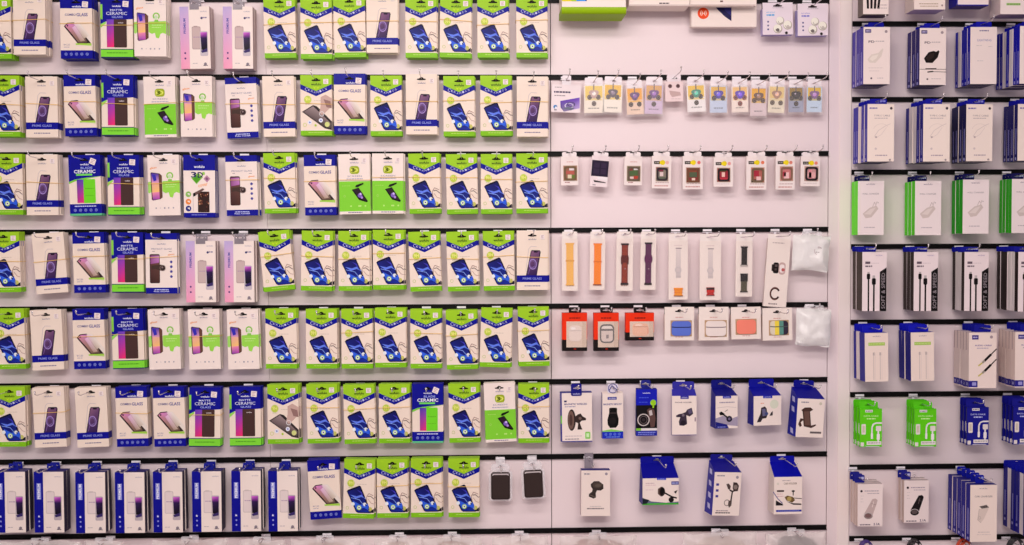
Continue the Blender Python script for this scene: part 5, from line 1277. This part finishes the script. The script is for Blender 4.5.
stackrow(4, 24.8, 59.4, ((238, 224, 226), [(74, 60, 54), (62, 48, 44), (60, 46, 46), (56, 42, 42)], (60, 50, 46), (200, 180, 190)), a_soft,
         [(862.4, 252, 852.6, 3, 'dark-sided cable box with two black cables'), (914, 252, 903.2, 3, 'black-brown-sided cable box with two black cables'), (964.6, 252, 952.2, 4, 'black-sided cable box with two black cables'), (1018.4, 252, 997, 6, 'dark grey-sided cable box')],
         (-1, 17, (30, 34, 160), (190, 190, 230)), None, 'cable_box', 0, None, 5, True, {2: (1, 2), 3: (3, 4)})
stackrow(5, 23.6, 49, ((238, 222, 214), [(40, 36, 160), (36, 34, 150)], (30, 34, 170), (150, 140, 190)), a_audio,
         [(864.6, 333, 853.2, 4, 'slim blue-sided box with a lime strip'), (910.6, 332.4, 898.4, 4, 'slim dark blue-sided box with a lime strip')],
         (.5, 21, (30, 34, 190)), None, 'cable_box', 1, None, 7, True, {0: (1, ), 1: ()})

stackrow(5, 28, 56, ((240, 224, 218), (232, 214, 208), (196, 180, 196), (190, 170, 190)), a_plugs,
         [(969.2, 332.6, 953.6, 5, 'white box with two black jack plugs'), (1015.4, 332, 998.4, 5, 'white jack plug box')],
         (8, 25, (30, 34, 160)), [(0, 18, .85, 1.0, (170, 140, 150)), (48.6, 55, .0, 1.0, (60, 52, 150)), (50.4, 53.4, .35, .75, (190, 186, 226))], 'cable_box', 0, None, 7, start=2)
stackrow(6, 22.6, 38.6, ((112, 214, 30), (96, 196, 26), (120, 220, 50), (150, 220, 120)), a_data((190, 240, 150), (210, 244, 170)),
         [(860, 409, 851.4, 3, 'lime green card box with white plugs'), (914.4, 409, 905, 4, 'bright green card box with white plugs')],
         (-.2, 19, (104, 210, 34)), [(16, 26, .2, .6, (226, 236, 214)), (34, 37, .2, .8, (220, 240, 200))], 'cable_box', 0, None, 7, T=.006)
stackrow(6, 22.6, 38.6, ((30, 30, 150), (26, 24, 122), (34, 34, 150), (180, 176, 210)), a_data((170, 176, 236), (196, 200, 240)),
         [(967, 407.4, 957.4, 3, 'dark blue card box with white plugs'), (1013.4, 406.6, 999.6, 4, 'dark blue card box')],
         (-.2, 19, (30, 30, 150)), [(16, 26, .2, .6, (196, 190, 216)), (34, 37, .2, .8, (196, 190, 226))], 'cable_box', 0, None, 8, T=.006, start=2)
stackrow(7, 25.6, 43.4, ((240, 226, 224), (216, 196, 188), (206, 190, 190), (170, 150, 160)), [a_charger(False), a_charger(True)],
         [(857.8, 484, 849.6, 3, 'white card box picturing a pale car charger'), (904.2, 480.6, 897.6, 2, 'white card box picturing a black car charger')],
         (-1, 9, (44, 46, 150), (190, 190, 230)), None, 'charger_box', 0, None, 8, T=.016)
stackrow(7, 27, 57, ((242, 226, 218), (46, 42, 150), (40, 38, 140), (60, 50, 130)), a_house,
         [(970.4, 485, 948, 5, 'tall blue-sided white box with a pale charger')],
         (9, 18, (30, 40, 170), (160, 166, 226)), sp(), 'charger_box', 0, None, 8, True, start=2)
stackrow(7, 27, 62, ((30, 34, 160), (34, 32, 140), (34, 36, 160), (60, 50, 130)), a_plain,
         [(1027.5, 476, 1003, 6, 'blue-sided box at the picture edge')],
         (0, 27, (30, 36, 170)), sp(), 'charger_box', 0, None, 6, True, {0: (1, 4)}, start=3)

# --- boxes cut off by the upper picture edge
def a(b):
    for k in range(4): b.poly([(3 + k * 4.2, 34), (5.4 + k * 4.2, 34), (10 + k * 3.4 - 4, 50), (7.8 + k * 3.4 - 4, 50)], (40, 32, 34), 1)
    b.disk(20, 34, 4, (46, 36, 38), 2, 10); b.dash(13, 46, 24, .8, (190, 176, 176)); b.dash(14, 49, 24, .8, (200, 186, 186)); b.rect(0, 55.4, 25.4, 56.4, (90, 80, 78), 1)
TOPS = [(stack_art(25.4, 56.4, 40, (238, 224, 220), (126, 114, 108), (110, 100, 96), (96, 78, 76), a, (4, 20, (60, 56, 60))), 863.4, -42.6, .125, 'grey-sided box with black cable bars, cut by the upper picture edge'),
        (stack_art(31, 56, 62, (240, 226, 220), (226, 210, 204), (226, 210, 204), (196, 174, 206), lambda b: (b.dash(5, 50, 24, .9, (190, 170, 150)), b.dash(6, 52.4, 24, .9, (200, 180, 160)), b.disk(28, 52, 1, (170, 150, 150), 1, 8)), (8, 24, (226, 216, 220))), 914.6, -47.8, .12, 'plain white box with a lilac underside, cut by the upper picture edge'),
        (stack_art(32, 54, 50, (242, 228, 226), (46, 44, 160), (46, 44, 160), (90, 70, 150), lambda b: (b.rect(0, 53, 32, 54, (50, 50, 170), 1), b.rect(0, 0, 1, 54, (50, 50, 170), 1)), (8, 24, (46, 44, 160))), 957.2, -49.4, .11, 'white box with blue edges, cut by the upper picture edge'),
        (stack_art(34, 60, 60, (240, 226, 224), (216, 198, 196), (216, 198, 196), (170, 146, 170), lambda b: (b.rect(6, 49, 20, 51.4, (176, 206, 140), 1), b.dash(6.6, 49.8, 19.6, .8, (120, 160, 90), 2)), (9, 25, (226, 216, 220))), 1001, -47.2, .13, 'white box with one green line, cut by the upper picture edge')]
for k, (d, x, y, dep, lab) in enumerate(TOPS):
    hp = hole_point(d, x, y, dep)
    make(d, 'cable_box', hp, (0, 0, 0), lab, 'box', RG)
    add_hook(hp.x, RZR[0], hp.z, dep + .03, f'peg hook holding the {lab.split(",")[0]}', 'long hooks beyond the upright')
o = link('slotted_rail', RR); o.location.z = RZR[0]
tag(o, 'short black slotted rail above the upper picture edge, beyond the upright', 'rail', 'black rails of the narrow bay')

# --- coiled leads just showing at the lower edge
def coil(rmaj, turns, c, seed):
    rnd = random.Random(seed); pts = []
    n = 26 * turns
    for i in range(n):
        a_ = 2 * math.pi * i / 26
        rr = rmaj * (1 + .10 * math.sin(3.1 * i / 26 + seed)); 
        pts.append((rr * .62 * math.sin(a_), -.004 * math.cos(a_ * .5) - i * .00011, rr * math.cos(a_) - rmaj * .96))
    vs, fs = tube(pts, .0026, 6)
    me = bpy.data.meshes.new('lead'); me.from_pydata([tuple(v) for v in vs], [], fs)
    for p in me.polygons: p.use_smooth = True
    me.materials.append(plain('lead_%d' % seed, c, .4, 0, .5, 0, .15, 90)); return me
for k, (x, y, r_, c, nm) in enumerate(((865.4, 541, .030, (70, 40, 130), 'violet'), (914, 540.6, .030, (40, 32, 38), 'black'), (964, 540.2, .032, (226, 70, 30), 'orange-red'), (1015, 538.6, .036, (50, 44, 50), 'dark grey'))):
    p = at(x, y, .06)
    o = link('cable_lead', coil(r_, 4, c, 60 + k)); o.location = (p.x, -.06, p.z)
    tag(o, f'coiled {nm} cable lead hanging from the lowest rail beyond the upright', 'cable', 'coiled leads on the lowest rail')
    tb = B(0, 0); tb.hslab(rrect(-2.4, -1.6, 2.4, 2.4, .8, 2), euro(0, 0, 3), -.4, .2, (70, 64, 74)); link('hang_tab', tb.mesh('hang_tab'), o)
    add_hook(p.x, RZR[8], p.z, .10, f'peg hook holding the coiled {nm} lead', 'long hooks beyond the upright')

# ================================================================== the room
def boxes_mesh(name, bs, mats):
    vs, fs, mi = [], [], []
    for (x0, x1, y0, y1, z0, z1, m) in bs:
        b = len(vs); vs += [(x, y, z) for x in (x0, x1) for y in (y0, y1) for z in (z0, z1)]
        fs += [tuple(b + i for i in f) for f in ((0, 1, 3, 2), (4, 6, 7, 5), (0, 4, 5, 1), (2, 3, 7, 6), (0, 2, 6, 4), (1, 5, 7, 3))]; mi += [m] * 6
    me = bpy.data.meshes.new(name); me.from_pydata(vs, [], fs)
    for m in mats: me.materials.append(m)
    me.polygons.foreach_set('material_index', mi); return me
ZT = 2.75
g = .0011
xs1 = at(268, 240).x
bs = [(-2.2, 2.4, .012, .09, 0, ZT, 1)]
for a_, b_ in ((-2.2, xs1 - g * .4), (xs1 + g * .4, XSEAM - g), (XSEAM + g, XEND - .0005), (XEND + .0015, XR0 - .002), (XR0, 2.4)):
    bs.append((a_, b_, 0, .012, 0, ZT, 0))
o = link('wall_back', boxes_mesh('wall_back', bs, [M_WALL, M_SEAM])); tag(o, 'pinkish white slotted display wall', 'wall', None, 'structure')
xa, xb = at(838.5, 270).x, at(850, 270).x
o = link('trim_1', boxes_mesh('trim_1', [(xa, xb, -.003, 0, 0, ZT, 0)], [M_POST])); tag(o, 'white upright strip between the two bays', 'trim', None, 'structure')
M_FLOOR = plain('floor_tiles', (196, 184, 180), .4, 0, .5, 0, .08, 2)
M_CEIL = plain('ceiling_paint', (236, 230, 228), .8)
o = link('floor', boxes_mesh('floor', [(-2.2, 2.4, -4.2, 0.09, -.05, 0, 0)], [M_FLOOR])); tag(o, 'pale shop floor', 'floor', None, 'structure')
o = link('ceiling', boxes_mesh('ceiling', [(-2.2, 2.4, -4.2, .09, ZT, ZT + .05, 0)], [M_CEIL])); tag(o, 'white shop ceiling', 'ceiling', None, 'structure')

def area(name, loc, rot, sx, sy, e, c):
    l = bpy.data.lights.new(name, 'AREA'); l.shape = 'RECTANGLE'; l.size = sx; l.size_y = sy; l.energy = e; l.color = c
    o = bpy.data.objects.new(name, l); COL.objects.link(o); o.location = loc; o.rotation_euler = [math.radians(a) for a in rot]; return o
# the long lamp panels of the aisle, behind and above the camera
area('ceiling_light', (-.2, -3.1, ZT - .04), (55, 0, 0), 2.6, .6, 80, (1, .93, .885))
area('ceiling_light', (-.05, -1.7, ZT - .03), (32, 0, 0), 1.5, .35, 28, (1, .925, .90))
w = bpy.data.worlds.new('shop'); SC.world = w; w.use_nodes = True
w.node_tree.nodes['Background'].inputs[0].default_value = (1, .89, .94, 1)
w.node_tree.nodes['Background'].inputs[1].default_value = .46
SC.view_settings.view_transform = 'Standard'; SC.view_settings.look = 'None'
SC.view_settings.exposure = -0.05; SC.view_settings.gamma = 1.0
SC.view_settings.use_curve_mapping = False
SC.cycles.transparent_max_bounces = 16
